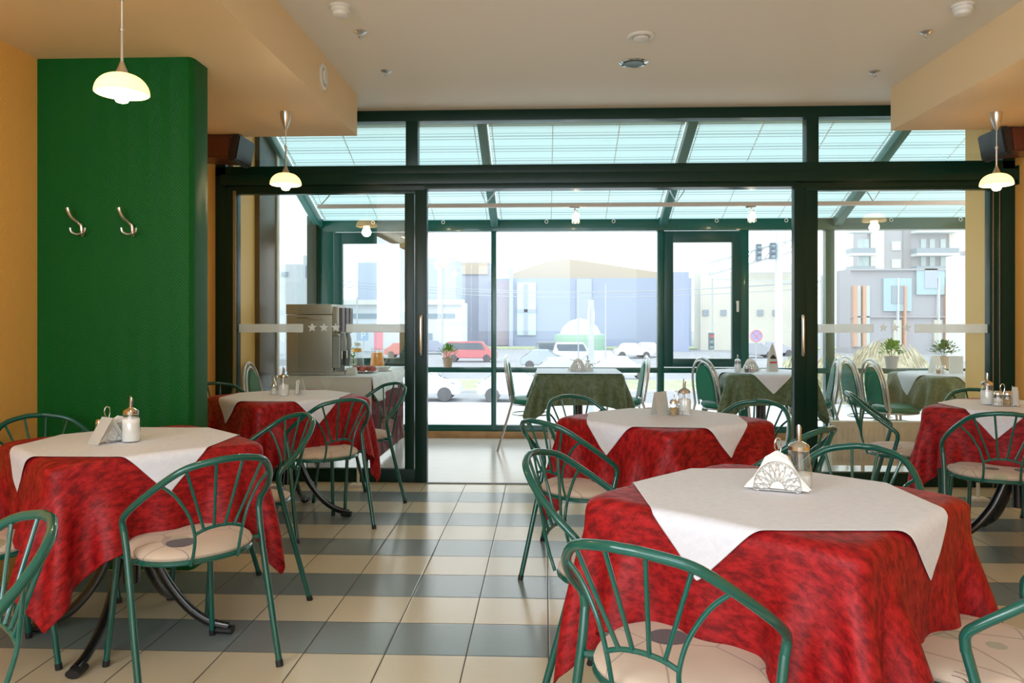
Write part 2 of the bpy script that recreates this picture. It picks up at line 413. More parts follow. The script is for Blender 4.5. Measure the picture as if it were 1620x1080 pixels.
for i, (a, b) in enumerate(((-2.42, -1.045), (-.955, 1.925), (2.012, 3.33))):
    o = struct(bxo('window_%d' % (i+1), (a, b, 5.916, 5.922, 2.385, 2.715), 'glass_in'), 'transom light above the doors')
def stars(bm, cx, cz, y, r):
    pts = []
    for k in range(10):
        rr = r if k % 2 == 0 else r*.42; a = PI/2+k*PI/5
        pts.append((cx+rr*math.cos(a), cz+rr*math.sin(a)))
    A = [bm.verts.new((x, y-.0006, z)) for x, z in pts]; B = [bm.verts.new((x, y+.0006, z)) for x, z in pts]
    bm.faces.new(A); bm.faces.new(B[::-1])
    for i in range(10): bm.faces.new((A[i], A[(i+1) % 10], B[(i+1) % 10], B[i]))
def leaf(n, x0, x1, xs0, xs1, hx, sgn, label):
    """glazed door leaf: outer edges x0..x1, second stile between xs0..xs1, pull handle at hx"""
    r = struct(empty('door_%d' % n, (x0, Y0, 0)), label)
    L = lambda v: v-x0
    w = x1-x0
    bm = bmesh.new()
    box(bm, 0, .09, 0, .07, 0, 2.2, .004); box(bm, w-.09, w, -.0, .07, 0, 2.2, .004)
    box(bm, L(xs0), L(xs1), .012, .085, 0, 2.2, .004)
    box(bm, .08, w-.08, .005, .065, 0, .10, .004); box(bm, .08, w-.08, .005, .065, 2.175, 2.2, .003)
    finish('leaf_frame', bm, 'dark_frame', r)
    ga, gb = (.085, L(xs0)+.02) if sgn < 0 else (L(xs1)-.02, w-.085)
    bxo('pane', (ga, gb, .034, .040, .09, 2.18), 'glass_in', r)
    bm = bmesh.new()
    z0, z1 = 1.128, 1.192
    if sgn < 0: segs = [(ga, ga+.50), (gb-.47, gb+.04)]; cs = [ga+.57, ga+.66, ga+.75]
    else: segs = [(ga-.03, ga+.43), (gb-.53, gb)]; cs = [ga+.50, ga+.585, ga+.67]
    for a, b in segs: box(bm, a, b, .030, .0325, z0, z1)
    for c in cs: stars(bm, c, 1.165, .0315, .038)
    finish('etched_strip', bm, 'etched', r)
    bm = bmesh.new()
    hz0, hz1 = .955, 1.265
    tube(bm, smooth_path([(0, 0, hz1-.02), (0, -.03, hz1-.012), (0, -.045, hz1-.04), (0, -.045, hz0+.04), (0, -.03, hz0+.012), (0, 0, hz0+.02)], 6), .0115, 12)
    finish('handle', bm, 'chrome', r, (L(hx), 0, 0))
    return r
leaf(1, -2.42, -.885, -1.055, -.985, -.925, -1, 'dark green framed glass sliding door at left of the opening')
leaf(2, 1.835, 3.33, 1.925, 2.01, 1.885, 1, 'dark green framed glass sliding door at right of the opening')
bm = bmesh.new(); box(bm, -2.36, -2.335, Y0-.012, Y0+.01, 0, 2.2, .002); box(bm, 3.255, 3.262, Y0-.01, Y0+.01, 0, 2.2, .002); box(bm, 3.30, 3.306, Y0-.012, Y0+.01, 0, 2.2, .002)
struct(finish('trim_4', bm, mat('steel_guide', (.35, .38, .38), .25, .9)), 'steel guide strips on the jambs')

# ---- sunroom shell
YO = 8.15
bm = bmesh.new(); box(bm, -2.6, -2.4, 5.97, 6.42, 0, 3.1); struct(finish('wall_sunroom_left', bm, 'orange_plain'))
bm = bmesh.new(); box(bm, 3.305, 3.7, 5.97, 6.33, 0, 3.1); struct(finish('wall_sunroom_right', bm, 'orange_plain'))
bm = bmesh.new(); box(bm, -2.6, 5.6, 5.97, 6.62, 2.87, 3.1); struct(finish('ceiling_sunroom', bm, 'orange_plain'))
bm = bmesh.new(); box(bm, 5.4, 5.6, 5.97, 8.3, 0, 2.5); struct(finish('wall_sunroom_end', bm, 'orange_plain'))
def roofz(y): return 2.27+.385*(YO-y)
# left glazed side
r = struct(empty('window_4', (-2.4, 6.42, 0)), 'tall side window of the sunroom')
bm = bmesh.new(); box(bm, -.06, .04, 0, .40, 0, roofz(6.8), .004); box(bm, -.06, .04, 1.62, 1.75, 0, 2.3, .004); box(bm, -.06, .04, .4, 1.65, 0, .08, .004)
finish('window_frame', bm, mat('bronze_green_frame', (.03, .035, .016), .3), r)
bm = bmesh.new(); v = [bm.verts.new(p) for p in ((-.01, .4, .08), (-.01, 1.65, .08), (-.01, 1.65, 2.27), (-.01, .4, roofz(6.82)))]; bm.faces.new(v)
v = [bm.verts.new(p) for p in ((-.016, .4, .08), (-.016, 1.65, .08), (-.016, 1.65, 2.27), (-.016, .4, roofz(6.82)))]; bm.faces.new(v)
finish('pane', bm, 'glass', r)
bm = bmesh.new(); box(bm, .035, .05, .405, .46, 0.0, roofz(6.86), .002); finish('window_bead', bm, 'white_plastic', r)
# outer wall of windows
r = struct(empty('window_5', (0, YO, 0)), 'sunroom front glazing')
bm = bmesh.new()
box(bm, -2.46, 5.4, -.02, .10, 2.14, 2.275, .004)      # eave beam
box(bm, -2.46, 5.4, -.0, .08, .675, .73, .004)         # transom rail
box(bm, -2.46, 5.4, 0, .08, .065, .13, .004)
for a, b in ((-2.46, -2.21), (-.557, -.505), (1.157, 1.225), (2.0, 2.085), (2.86, 2.95), (4.3, 4.36), (5.3, 5.4)):
    box(bm, a, b, -.01, .08, .07, 2.15, .004)
finish('window_frame', bm, 'teal_frame', r)
panes = [(-2.21, -1.43), (-1.40, -.557), (-.505, 1.157), (1.225, 2.0), (2.085, 2.86), (2.95, 4.3), (4.36, 5.3)]
for a, b in panes:
    bxo('pane', (a, b, .035, .041, .13, .68), 'glass', r)
    bxo('pane', (a, b, .035, .041, .73, 2.145), 'glass', r)
def casement(a, b, hx, n, lab):
    q = struct(empty('window_%d' % n, (a, YO-.035, .74)), lab)
    wd = b-a; ht = 1.39
    bm = bmesh.new(); box(bm, 0, .09, 0, .06, 0, ht, .006); box(bm, wd-.09, wd, 0, .06, 0, ht, .006); box(bm, .08, wd-.08, 0, .06, 0, .085, .006); box(bm, .08, wd-.08, 0, .06, ht-.115, ht, .006)
    finish('window_frame', bm, 'teal_dark', q)
    bm = bmesh.new(); box(bm, -.012, .012, -.035, -.02, -.012, .10, .004); box(bm, -.012, .012, -.03, 0.0, .075, .1, .004)
    finish('handle', bm, 'white_plastic', q, (hx, 0, ht/2-.12))
casement(1.225, 2.0, .735, 6, 'casement window with white handle right of the middle')
casement(-2.2, -1.42, .74, 7, 'casement window behind the coffee machine')
bm = bmesh.new(); box(bm, -1.43, -1.33, -.03, .08, .07, 2.15, .004); o = finish('window_post', bm, 'teal_dark', r)
struct(bxo('baseboard_front', (-2.4, 5.4, YO-.06, YO+.1, 0, .066), 'wood', bev=.003))
# roof: rafters and pleated blinds
slope = math.atan(.385)
for k, x in enumerate((-2.36, -.52, 1.21, 2.97, 4.7)):
    bm = bmesh.new()
    y0, y1 = 6.4, YO+.02
    v = []
    for yy in (y0, y1):
        for dx in (-.038, .038):
            for dz in (-.005, -.105): v.append(bm.verts.new((x+dx, yy, roofz(yy)+dz)))
    for f in ((0, 2, 3, 1), (4, 5, 7, 6), (0, 4, 6, 2), (1, 3, 7, 5), (0, 1, 5, 4), (2, 6, 7, 3)): bm.faces.new([v[i] for i in f])
    bmesh.ops.bevel(bm, geom=list(bm.edges), offset=.006, segments=1, affect='EDGES')
    struct(finish('trim_%d' % (5+k), bm, mat('rafter_paint_%d' % k, (.06, .20, .18), .35)), 'sloping rafter of the sunroom roof')
bl = [(-2.31, -.565), (-.475, 1.165), (1.255, 2.925), (3.015, 4.65), (4.75, 5.5)]
for k, (a, b) in enumerate(bl):
    bm = bmesh.new(); n = 120; prev = None
    for i in range(n+1):
        yy = 6.35+(YO-6.35)*i/n; zz = roofz(yy)-.02+(.005 if i % 2 else -.005)
        cur = (bm.verts.new((a, yy, zz)), bm.verts.new((b, yy, zz)))
        if prev: bm.faces.new((prev[0], prev[1], cur[1], cur[0]))
        prev = cur
    o = finish('pleated_blind', bm, 'blind', smooth=False)
    tag(o, ['leftmost pale pleated roof blind of the sunroom', 'pale pleated roof blind left of the middle, above the opening', 'pale pleated roof blind right of the middle, above the opening', 'pale pleated roof blind above the right glass door', 'pale pleated roof blind at the far right end'][k], 'blind', 'pleated blinds under the sunroom roof')
    cols = [a+.03, b-.03] + [a+(b-a)*q for q in (.33, .67)]
    for x in cols:
        bm = bmesh.new(); tube(bm, [(x, 6.5, roofz(6.5)-.027), (x, YO-.06, roofz(YO-.06)-.027)], .0012, 4)
        for i in range(0, 58):
            yy = 6.5+i*.028
            if yy > YO-.05: break
            zz = roofz(yy)-.029
            box(bm, x-.0055, x+.0055, yy-.007, yy+.007, zz-.004, zz+.003)
        finish('pull_cord', bm, 'white_plastic', o)
    for q in (.3, .72):
        bm = bmesh.new(); xx = a+(b-a)*q; tube(bm, [(xx+.016*math.cos(t), YO-.03, 2.235+.016*math.sin(t)) for t in [2*PI*j/14 for j in range(14)]], .004, 6, closed=True)
        finish('blind_ring', bm, 'white_plastic', o)

# lighting track with spot lamps
tr = bpy.data.objects.new('lighting_track', None); C.objects.link(tr); tr.location = (0, 7.2, 2.27)
tag(tr, 'long pale lighting track spanning the sunroom below the blinds', 'track')
bm = bmesh.new(); box(bm, -2.1, 4.2, -.02, .02, -.018, .018, .004); finish('rail', bm, mat('track_enamel', (.74, .62, .56), .4), tr)
for x in (-2.05, -.52, 1.21, 2.97):
    bm = bmesh.new()
    for s in (-1, 1):
        tube(bm, smooth_path([(x-.02, 0, .015), (x+s*.07, .05, .16), (x+s*.02, .1, .30)], 5), .006, 6)
    finish('bracket', bm, 'satin', tr)
spots = [(-1.22, 'glass spot lamp on the track behind the left door leaf'), (.27, 'bright glass spot lamp hanging from the track near the middle'), (1.86, 'glass spot lamp hanging from the track near the right door')]
for i, (x, lab) in enumerate(spots):
    e = empty('spot_lamp', (x, 7.2, 2.25)); tag(e, lab, 'lamp', 'spot lamps on the lighting track')
    bm = bmesh.new(); box(bm, -.045, .045, -.015, .015, -.012, .0, .003); tube(bm, [(0, 0, -.01), (.012, 0, -.035)], .008, 8); lathe(bm, [(.018, -.05), (.02, -.03), (.008, -.028)], 14, (.012, 0, 0)); finish('mount', bm, 'chrome', e)
    bm = bmesh.new(); lathe(bm, [(.034, -.145), (.038, -.13), (.038, -.05), (.02, -.04)], 20, (.012, 0, 0), cap=False, flute=.05, nf=10); finish('glass_shade', bm, 'clear', e)
    bm = bmesh.new(); lathe(bm, [(0, -.135), (.018, -.125), (.024, -.11), (.02, -.085), (.01, -.05), (0, -.048)], 14, (.012, 0, 0)); finish('bulb', bm, 'spotbulb', e)

# radiator behind the right door leaf
e = empty('radiator', (2.22, 6.17, 0)); tag(e, 'low cream panel radiator standing behind the right glass door', 'radiator')
bm = bmesh.new(); box(bm, 0, 1.02, 0, .012, .10, .43, .004); box(bm, 0, 1.02, .045, .057, .10, .43, .004)
for k in range(24):
    x = .035+k*.04; box(bm, x, x+.022, -.008, .004, .135, .395, .003)
box(bm, -.004, 1.024, -.004, .061, .425, .44, .003); box(bm, -.004, .004, 0, .057, .1, .43)
finish('panel', bm, 'radiator', e)
bm = bmesh.new(); box(bm, -.02, -.004, .01, .04, .37, .42, .004); tube(bm, [(-.012, .025, .39), (-.03, .025, .39)], .009, 8); finish('valve', bm, 'chrome', e)
for x in (.24, .8):
    bm = bmesh.new(); tube(bm, [(x, .03, .1), (x, .03, 0.0)], .014, 10); lathe(bm, [(.03, 0), (.03, .006)], 14, (x, .03, 0)); finish('leg', bm, 'white_plastic', e)

# ---- ceiling fittings
def ceil_disc(name, loc, label, cat, parts, group=None, rot=None):
    e = empty(name, loc); tag(e, label, cat, group)
    if rot: e.rotation_euler = rot
    for pn, prof, m, fl in parts:
        bm = bmesh.new(); lathe(bm, prof, 32, flute=fl, nf=16); finish(pn, bm, m, e)
    return e
vent = [('ring', [(.0, 0), (.075, 0), (.077, -.006), (.066, -.014), (.052, -.008), (.050, -.002), (0, -.002)], 'white_plastic', 0), ('disc', [(0, -.004), (.04, -.004), (.043, -.016), (.036, -.022), (0, -.024)], 'white_plastic', 0)]
ceil_disc('ceiling_vent', (.532, 4.38, 2.796), 'round white valve vent in the middle of the ceiling', 'vent', vent)
ceil_disc('wall_vent', (-1.312, 4.60, 2.66), 'round white valve vent on the side of the left soffit', 'vent', vent, None, (0, -PI/2, 0))
ceil_disc('downlight', (.542, 4.83, 2.796), 'round dark recessed downlight in the ceiling close to the window partition', 'lamp',
          [('trim_ring', [(.0, 0), (.085, 0), (.088, -.004), (.078, -.010), (.066, -.006), (.0, -.004)], 'chrome', 0), ('reflector', [(0, -.006), (.064, -.007), (.060, -.012), (.04, -.010), (0, -.010)], 'grille', 0)])
det = [('base', [(0, 0), (.052, 0), (.054, -.012), (.0, -.012)], 'white_plastic', 0), ('head', [(0, -.012), (.046, -.012), (.047, -.028), (.04, -.034), (.037, -.048), (.028, -.054), (0, -.055)], 'white_plastic', .0)]
ceil_disc('smoke_detector', (-1.025, 3.9, 2.796), 'white smoke detector on the ceiling beside the left soffit', 'smoke detector', det, 'smoke detectors on the ceiling')
ceil_disc('smoke_detector', (2.085, 4.02, 2.796), 'white smoke detector on the ceiling beside the right soffit', 'smoke detector', det, 'smoke detectors on the ceiling')
spr = [('rosette', [(0, 0), (.034, 0), (.036, -.004), (.02, -.014), (.008, -.016), (0, -.016)], 'satin', 0), ('nozzle', [(0, -.014), (.008, -.014), (.007, -.028), (.013, -.030), (.013, -.033), (.005, -.036), (.005, -.042), (0, -.042)], 'satin', 0)]
for (x, y), lab in (((-1.006, 4.25), 'sprinkler head nearer the camera on the left of the ceiling'), ((-1.001, 4.93), 'sprinkler head nearer the partition on the left of the ceiling'),
                    ((2.078, 4.38), 'sprinkler head nearer the camera on the right of the ceiling'), ((2.084, 5.07), 'sprinkler head nearer the partition on the right of the ceiling')):
    ceil_disc('sprinkler', (x, y, 2.796), lab, 'sprinkler', spr, 'ceiling sprinkler heads')

# ---- pendant lamps
def pendant(x, y, label, power):
    e = empty('pendant_lamp', (x, y, 2.51)); tag(e, label, 'lamp', 'opal glass pendant lamps')
    R = -.475+.0
    bm = bmesh.new(); lathe(bm, [(0, 0), (.036, 0), (.036, -.006), (.031, -.045), (.018, -.085), (.006, -.11), (0, -.11)], 20); finish('canopy', bm, 'satin', e)
    bm = bmesh.new(); tube(bm, [(0, 0, -.10), (0, 0, -.22)], .0028, 8); finish('cord', bm, 'white_plastic', e)
    bm = bmesh.new(); tube(bm, [(0, 0, -.215), (0, 0, -.345)], .0055, 10); lathe(bm, [(0, -.205), (.009, -.212), (.009, -.222), (.0, -.228)], 12); finish('rod', bm, 'satin', e)
    bm = bmesh.new(); lathe(bm, [(.0, -.335), (.007, -.335), (.012, -.35), (.024, -.378), (.026, -.384), (0, -.384)], 16); finish('cap', bm, 'satin', e)
    bm = bmesh.new(); prof = []
    for k in range(11):
        a = k/10*PI/2; prof.append((.022+.073*math.sin(a), -.380-.070*(1-math.cos(a))**1.0))
    prof2 = [(r-.004 if r > .03 else r, z-.003) for r, z in prof[::-1]]
    lathe(bm, prof+prof2, 36, cap=False); finish('shade', bm, 'shade', e)
    bm = bmesh.new(); lathe(bm, [(0, -.382), (.016, -.39), (.018, -.42), (.028, -.445), (.029, -.465), (.02, -.482), (0, -.488)], 18); finish('bulb', bm, 'bulb', e)
    l = bpy.data.lights.new('pendant_glow', 'POINT'); l.energy = power; l.color = (1, .72, .38); l.shadow_soft_size = .04
    lo = bpy.data.objects.new('pendant_glow', l); C.objects.link(lo); lo.location = (x, y, 2.51-.50); 
    return e
pendant(-1.558, 2.837, 'lit opal glass pendant lamp hanging in front of the green pillar', 6)
pendant(-1.602, 4.803, 'lit opal glass pendant lamp hanging beyond the green pillar near the partition', 6)
pendant(2.80, 5.0, 'lit opal glass pendant lamp hanging under the right soffit', 6)

# ---- coat hooks
def hook(x, z, label):
    e = empty('coat_hook', (x, 3.775, z)); tag(e, label, 'hook', 'coat hooks on the green pillar')
    bm = bmesh.new(); tube(bm, [(0, 0, -.035), (0, -.008, -.035), (0, -.012, -.03)], .01, 8)
    tube(bm, smooth_path([(0, -.004, -.048), (0, -.014, -.03), (0, -.016, -.01), (-.006, -.016, .008)], 5), [.008]*15+[.007], 10); finish('back_plate', bm, 'satin', e)
    bm = bmesh.new(); p = smooth_path([(0, -.012, -.01), (-.014, -.02, .012), (-.03, -.045, .035), (-.038, -.06, .062), (-.042, -.062, .08)], 5)
    tube(bm, p, [.006+.004*(i/len(p)) for i in range(len(p))], 10); finish('upper_prong', bm, 'satin', e)
    for s in (-1, 1):
        bm = bmesh.new(); tube(bm, smooth_path([(0, -.012, -.036), (s*.014, -.03, -.045), (s*.032, -.045, -.035), (s*.037, -.048, -.015)], 5), .0055, 8); finish('lower_prong', bm, 'satin', e)
hook(at(132, 357, 3.775).x, at(132, 357, 3.775).z, 'silver coat hook on the left of the green pillar')
hook(at(212, 357, 3.775).x, at(212, 357, 3.775).z, 'silver coat hook on the right of the green pillar')

# ---- corner speakers
def speaker(x0, x1, xi, label):
    e = empty('corner_speaker', (x0, 5.35, 2.34)); tag(e, label, 'speaker', 'speakers in the corners by the partition')
    w = x1-x0; s = 1 if w > 0 else -1
    bm = bmesh.new()
    P = [(0, 0, .02), (w*.8, 0, 0.0), (w*.8, .28, 0), (0, .28, .02), (0, 0, .165), (w*.84, 0, .165), (w*.84, .28, .165), (0, .28, .165)]
    v = [bm.verts.new(p) for p in P]
    for f in ((0, 3, 2, 1), (4, 5, 6, 7), (0, 1, 5, 4), (1, 2, 6, 5), (2, 3, 7, 6), (3, 0, 4, 7)): bm.faces.new([v[i] for i in f])
    bmesh.ops.bevel(bm, geom=list(bm.edges), offset=.012, segments=2, affect='EDGES'); finish('cabinet', bm, 'speaker_red', e)
    bm = bmesh.new()
    P = [(w*.78, -.012, -.02), (w*.92, -.012, -.012), (w*.92, .29, -.012), (w*.78, .29, -.02), (w*.86, -.012, .166), (w, -.012, .166), (w, .29, .166), (w*.86, .29, .166)]
    v = [bm.verts.new(p) for p in P]
    for f in ((0, 3, 2, 1), (4, 5, 6, 7), (0, 1, 5, 4), (1, 2, 6, 5), (2, 3, 7, 6), (3, 0, 4, 7)): bm.faces.new([v[i] for i in f])
    bmesh.ops.bevel(bm, geom=list(bm.edges), offset=.012, segments=2, affect='EDGES'); finish('front', bm, 'speaker_dark', e)
speaker(-2.5, -2.10, 0, 'brown speaker box under the left soffit beyond the green pillar')
speaker(3.42, 3.02, 0, 'brown speaker box under the right soffit beside the right pendant lamp')

# ---- small white floor stands in front of the partition
for x, y, h, lab in ((-1.37, 5.72, .16, 'small white square-footed stand in front of the left glass door'), (2.93, 5.45, .10, 'small white square-footed stand in front of the right glass door')):
    e = empty('floor_stand', (x, y, 0)); tag(e, lab, 'stand', 'white floor stands by the partition')
    bxo('foot', (-.055, .055, -.045, .045, 0, .022), 'white_plastic', e, .004)
    bm = bmesh.new(); tube(bm, [(0, 0, .02), (0, 0, .02+h)], .011, 10); finish('post', bm, 'white_plastic', e)

# ================================================================ CHAIRS
def leg_part(pts, root, r, mname):
    bm = bmesh.new(); P = [Vector(p) for p in pts]; d = (P[-1]-P[-2]).normalized()
    tube(bm, P[:-1]+[P[-1]-d*.02], r, 12); l = finish('leg', bm, mname, root)
    bm = bmesh.new(); tube(bm, [P[-1]-d*.022, P[-1]], r*1.12, 12); finish('foot_cap', bm, 'rubber', l)
    return l
def make_chair(mname):
    root = empty('armchair')
    R = .0115
    half = [(.0, -.349, .779), (.045, -.345, .777), (.129, -.313, .757), (.186, -.255, .707), (.226, -.175, .645), (.240, -.115, .600), (.240, -.088, .572), (.235, -.086, .535)]
    full = [(-x, y, z) for x, y, z in half[::-1]]+half[1:]
    path = smooth_path(full, 6)
    bm = bmesh.new(); tube(bm, path, R, 14); finish('hoop_rail', bm, mname, root)
    for s in (-1, 1):
        leg_part(smooth_path([(s*.235, -.086, .54), (s*.232, -.112, .44), (s*.235, -.172, .22), (s*.237, -.236, .0)], 4), root, R, mname)
        leg_part([(s*.165, .165, .425), (s*.178, .183, .22), (s*.194, .204, 0)], root, R*.95, mname)
        bm = bmesh.new(); tube(bm, [(s*.235, -.112, .438), (s*.20, -.10, .438)], .0085, 10); finish('seat_bracket', bm, mname, root)
        # curved outer brace from hoop to ring
        bm = bmesh.new(); tube(bm, smooth_path([(s*.186, -.255, .705), (s*.142, -.262, .665), (s*.102, -.268, .60), (s*.082, -.267, .535), (s*.078, -.254, .48), (s*.08, -.234, .425)], 6), .0055, 10); finish('curved_brace', bm, mname, root)
    # lower arc and fan of spokes
    arc = smooth_path([(-.08, -.267, .533), (-.045, -.268, .545), (0, -.268, .549), (.045, -.268, .545), (.08, -.267, .533)], 4)
    bm = bmesh.new(); tube(bm, arc, .0058, 10); finish('lower_arc', bm, mname, root)
    for xt, xb, yt, zt in ((-.129, -.052, -.313, .755), (-.045, -.018, -.345, .775), (.045, .018, -.345, .775), (.129, .052, -.313, .755)):
        bm = bmesh.new(); tube(bm, [(xt, yt, zt), (xb, -.268, .545)], .0052, 10); finish('spoke', bm, mname, root)
    # seat ring and cushion (slightly squared round)
    def ringp(r, z, n=48, k=2.35):
        out = []
        for i in range(n):
            a = 2*PI*i/n; c, s = math.cos(a), math.sin(a)
            q = (abs(c)**k+abs(s)**k)**(-1/k)
            out.append((r*q*c, -.02+r*q*s*1.02, z))
        return out
    bm = bmesh.new(); tube(bm, ringp(.203, .432), .0095, 10, closed=True); finish('seat_ring', bm, mname, root)
    bm = bmesh.new(); rings = []
    for rr, z in ((.10, .428), (.192, .430), (.204, .440), (.208, .450), (.203, .461), (.188, .470), (.15, .477), (.08, .480)):
        rings.append([bm.verts.new(p) for p in ringp(rr, z)])
    for A, B in zip(rings[:-1], rings[1:]):
        for j in range(48): bm.faces.new((A[j], A[(j+1) % 48], B[(j+1) % 48], B[j]))
    bm.faces.new(rings[0][::-1]); c = bm.verts.new((0, -.02, .481))
    for j in range(48): bm.faces.new((rings[-1][j], rings[-1][(j+1) % 48], c))
    finish('seat_cushion', bm, 'seat', root)
    return root
G1 = 'green tube armchairs around the red tables'
chairs = [
 (-1.271, 2.728, 48.0, 'green armchair with patterned seat, front right of the left foreground table'),
 (.341, 1.836, -32.7, 'foremost green armchair at bottom centre, before the large right table'),
 (.278, 2.491, -114.2, 'green armchair at the far left side of the large right table'),
 (.218, 3.686, -47.9, 'green armchair at the front left side of the middle red table, by the aisle'),
 (-1.332, 4.586, 41.6, 'green armchair seen from behind in front of the red table by the coffee machine'),
 (-1.36, 3.39, 136.7, 'green armchair facing away from the aisle, behind right of the left foreground table'),
 (-1.267, 5.219, 136.5, 'green armchair right of the rear left table, close to the left glass door'),
 (.912, 2.544, 141.8, 'dark green armchair behind the large right table, back showing above the white cloth'),
 (2.306, 4.153, -20.2, 'dark green armchair seen from behind in front of the far right red table'),
 (2.172, 4.778, -109.0, 'dark green armchair in profile before the radiator, left of the far right table'),
 (-1.353, 1.473, 140.1, 'green armchair cut off by the lower left corner of the picture'),
 (-2.123, 3.332, -133.5, 'green armchair behind the left foreground table against the orange wall'),
 (-2.10, 5.147, -141.0, 'green armchair behind the rear left table, partly hidden by the green pillar'),
 (.311, 4.291, -148.2, 'green armchair at the back left corner of the middle red table'),
 (.964, 4.077, 140.2, 'green armchair at the back right corner of the middle red table'),
 (2.663, 4.795, 168.5, 'dark green armchair behind the far right red table, only its back top showing'),
 (.975, 1.908, 46.8, 'green armchair at lower right, patterned seat pushed under the large right table'),
 (.909, 3.509, 45.6, 'dark green armchair right of the middle red table, back curving up beside the door post'),
 (-1.983, 2.67, -42.6, 'green armchair at the left edge, seat showing behind the cut-off foreground chair'),
]
proto = make_chair('green_tube')
for i, (x, y, a, lab) in enumerate(chairs):
    o = proto if i == 0 else copy_tree(proto)
    o.location = (x, y, 0); o.rotation_euler = (0, 0, math.radians(a)); tag(o, lab, 'chair', G1)

# ================================================================ CLOTHS
def drape(size, half, n, top, seed, steps=230, iters=10, rot=0.0, off=(0, 0), rc=.035, kick=.0, pinch=None):
    """position based drape of a square cloth over a square table column; local table frame"""
    rng = np.random.RandomState(seed)
    g = np.linspace(-size/2, size/2, n); U, V = np.meshgrid(g, g, indexing='ij')
    P = np.stack([U, V, np.full_like(U, top+.001)], -1)
    c, s = math.cos(rot), math.sin(rot)
    P[..., 0], P[..., 1] = P[..., 0]*c-P[..., 1]*s+off[0], P[..., 0]*s+P[..., 1]*c+off[1]
    h = size/(n-1)
    P += rng.normal(0, .0006, P.shape)*np.array([1, 1, .5])
    # low frequency nudges so the folds fall irregularly
    ph = rng.uniform(0, 6.28, 4)
    vel = np.zeros_like(P); dt = 1/90.
    def con(P, a, b, L, k):
        d = P[b]-P[a]; l = np.sqrt((d*d).sum(-1, keepdims=True))+1e-9; q = d*(k*.5*(l-L)/l); P[a] += q; P[b] -= q
    S = np.s_
    cons = []
    for o in (0, 1):
        for ax in (0, 1):
            m = (n-1-o)//2
            if ax == 0: cons.append((S[o:o+2*m:2, :], S[o+1:o+1+2*m:2, :], h, 1.0))
            else: cons.append((S[:, o:o+2*m:2], S[:, o+1:o+1+2*m:2], h, 1.0))
    for o in (0, 1):
        m = (n-1-o)//2
        cons.append((S[o:o+2*m:2, :-1], S[o+1:o+1+2*m:2, 1:], h*1.41421, .35))
        cons.append((S[o:o+2*m:2, 1:], S[o+1:o+1+2*m:2, :-1], h*1.41421, .35))
    bend = []
    for st, k in ((2, .22), (4, .06)):
        for o in range(st*2):
            idx = np.arange(o, n-st, st*2)
            if len(idx): bend.append((S[idx, :], S[idx+st, :], h*st, k)); bend.append((S[:, idx], S[:, idx+st], h*st, k))
    def collide(P):
        q = np.abs(P[..., :2])-(half-rc)
        qp = np.maximum(q, 0); d = np.sqrt((qp**2).sum(-1)); inside_xy = np.minimum(np.maximum(q[..., 0], q[..., 1]), 0)
        sd = d+inside_xy-rc            # plan distance, negative inside
        rt = .008
        zt = P[..., 2]-(top-rt)
        a = sd+rt
        # rounded top edge
        below = (zt <= 0) & (sd < 0)
        corner = (zt > 0) & (a > 0)
        flat = (zt > 0) & (a <= 0)
        nx = np.where((d > 1e-6)[..., None], qp/np.maximum(d, 1e-6)[..., None], np.where((q[..., 0] > q[..., 1])[..., None], np.array([1., 0.]), np.array([0., 1.])))*np.sign(P[..., :2])
        m = flat & (P[..., 2] < top); P[..., 2] = np.where(m, top, P[..., 2])
        r = np.sqrt(np.maximum(a, 0)**2+np.maximum(zt, 0)**2)
        m2 = corner & (r < rt); k = np.where(m2, rt/np.maximum(r, 1e-6), 1)
        P[..., :2] += np.where(m2[..., None], nx*(a*(k-1))[..., None], 0); P[..., 2] = np.where(m2, top-rt+zt*k, P[..., 2])
        P[..., :2] += np.where(below[..., None], nx*(-sd)[..., None], 0)
        return m | m2 | below
    for it in range(steps):
        vel[..., 2] -= 9.8*dt; vel *= .985 if it < steps*.7 else .93
        if kick and it < 60:
            an = np.arctan2(P[..., 1], P[..., 0])
            vel[..., :2] += (np.sin(3*an+ph[0])+np.sin(5*an+ph[1]))[..., None]*P[..., :2]*kick
        Q = P+vel*dt
        for _ in range(iters):
            for a, b, L, k in cons: con(Q, a, b, L, k)
            for a, b, L, k in bend: con(Q, a, b, L, k)
            hit = collide(Q)
        vel = (Q-P)/dt
        vel[hit] *= np.array([.15, .15, 1.0])
        P = Q
    return P
def cloth_object(name, P, m, thick=.0016, sub=1):
    n = P.shape[0]; me = bpy.data.meshes.new(name)
    verts = P.reshape(-1, 3).tolist(); faces = [(i*n+j, (i+1)*n+j, (i+1)*n+j+1, i*n+j+1) for i in range(n-1) for j in range(n-1)]
    me.from_pydata(verts, [], faces); uv = me.uv_layers.new(name='UVMap')
    for p in me.polygons:
        for li in p.loop_indices:
            vi = me.loops[li].vertex_index; uv.data[li].uv = ((vi//n)/(n-1), (vi % n)/(n-1))
    for p in me.polygons: p.use_smooth = True
    me.materials.append(MT[m]); o = bpy.data.objects.new(name, me); C.objects.link(o)
    s = o.modifiers.new('thickness', 'SOLIDIFY'); s.thickness = thick; s.offset = 1
    if sub: s = o.modifiers.new('smooth', 'SUBSURF'); s.levels = sub; s.render_levels = sub
    return o
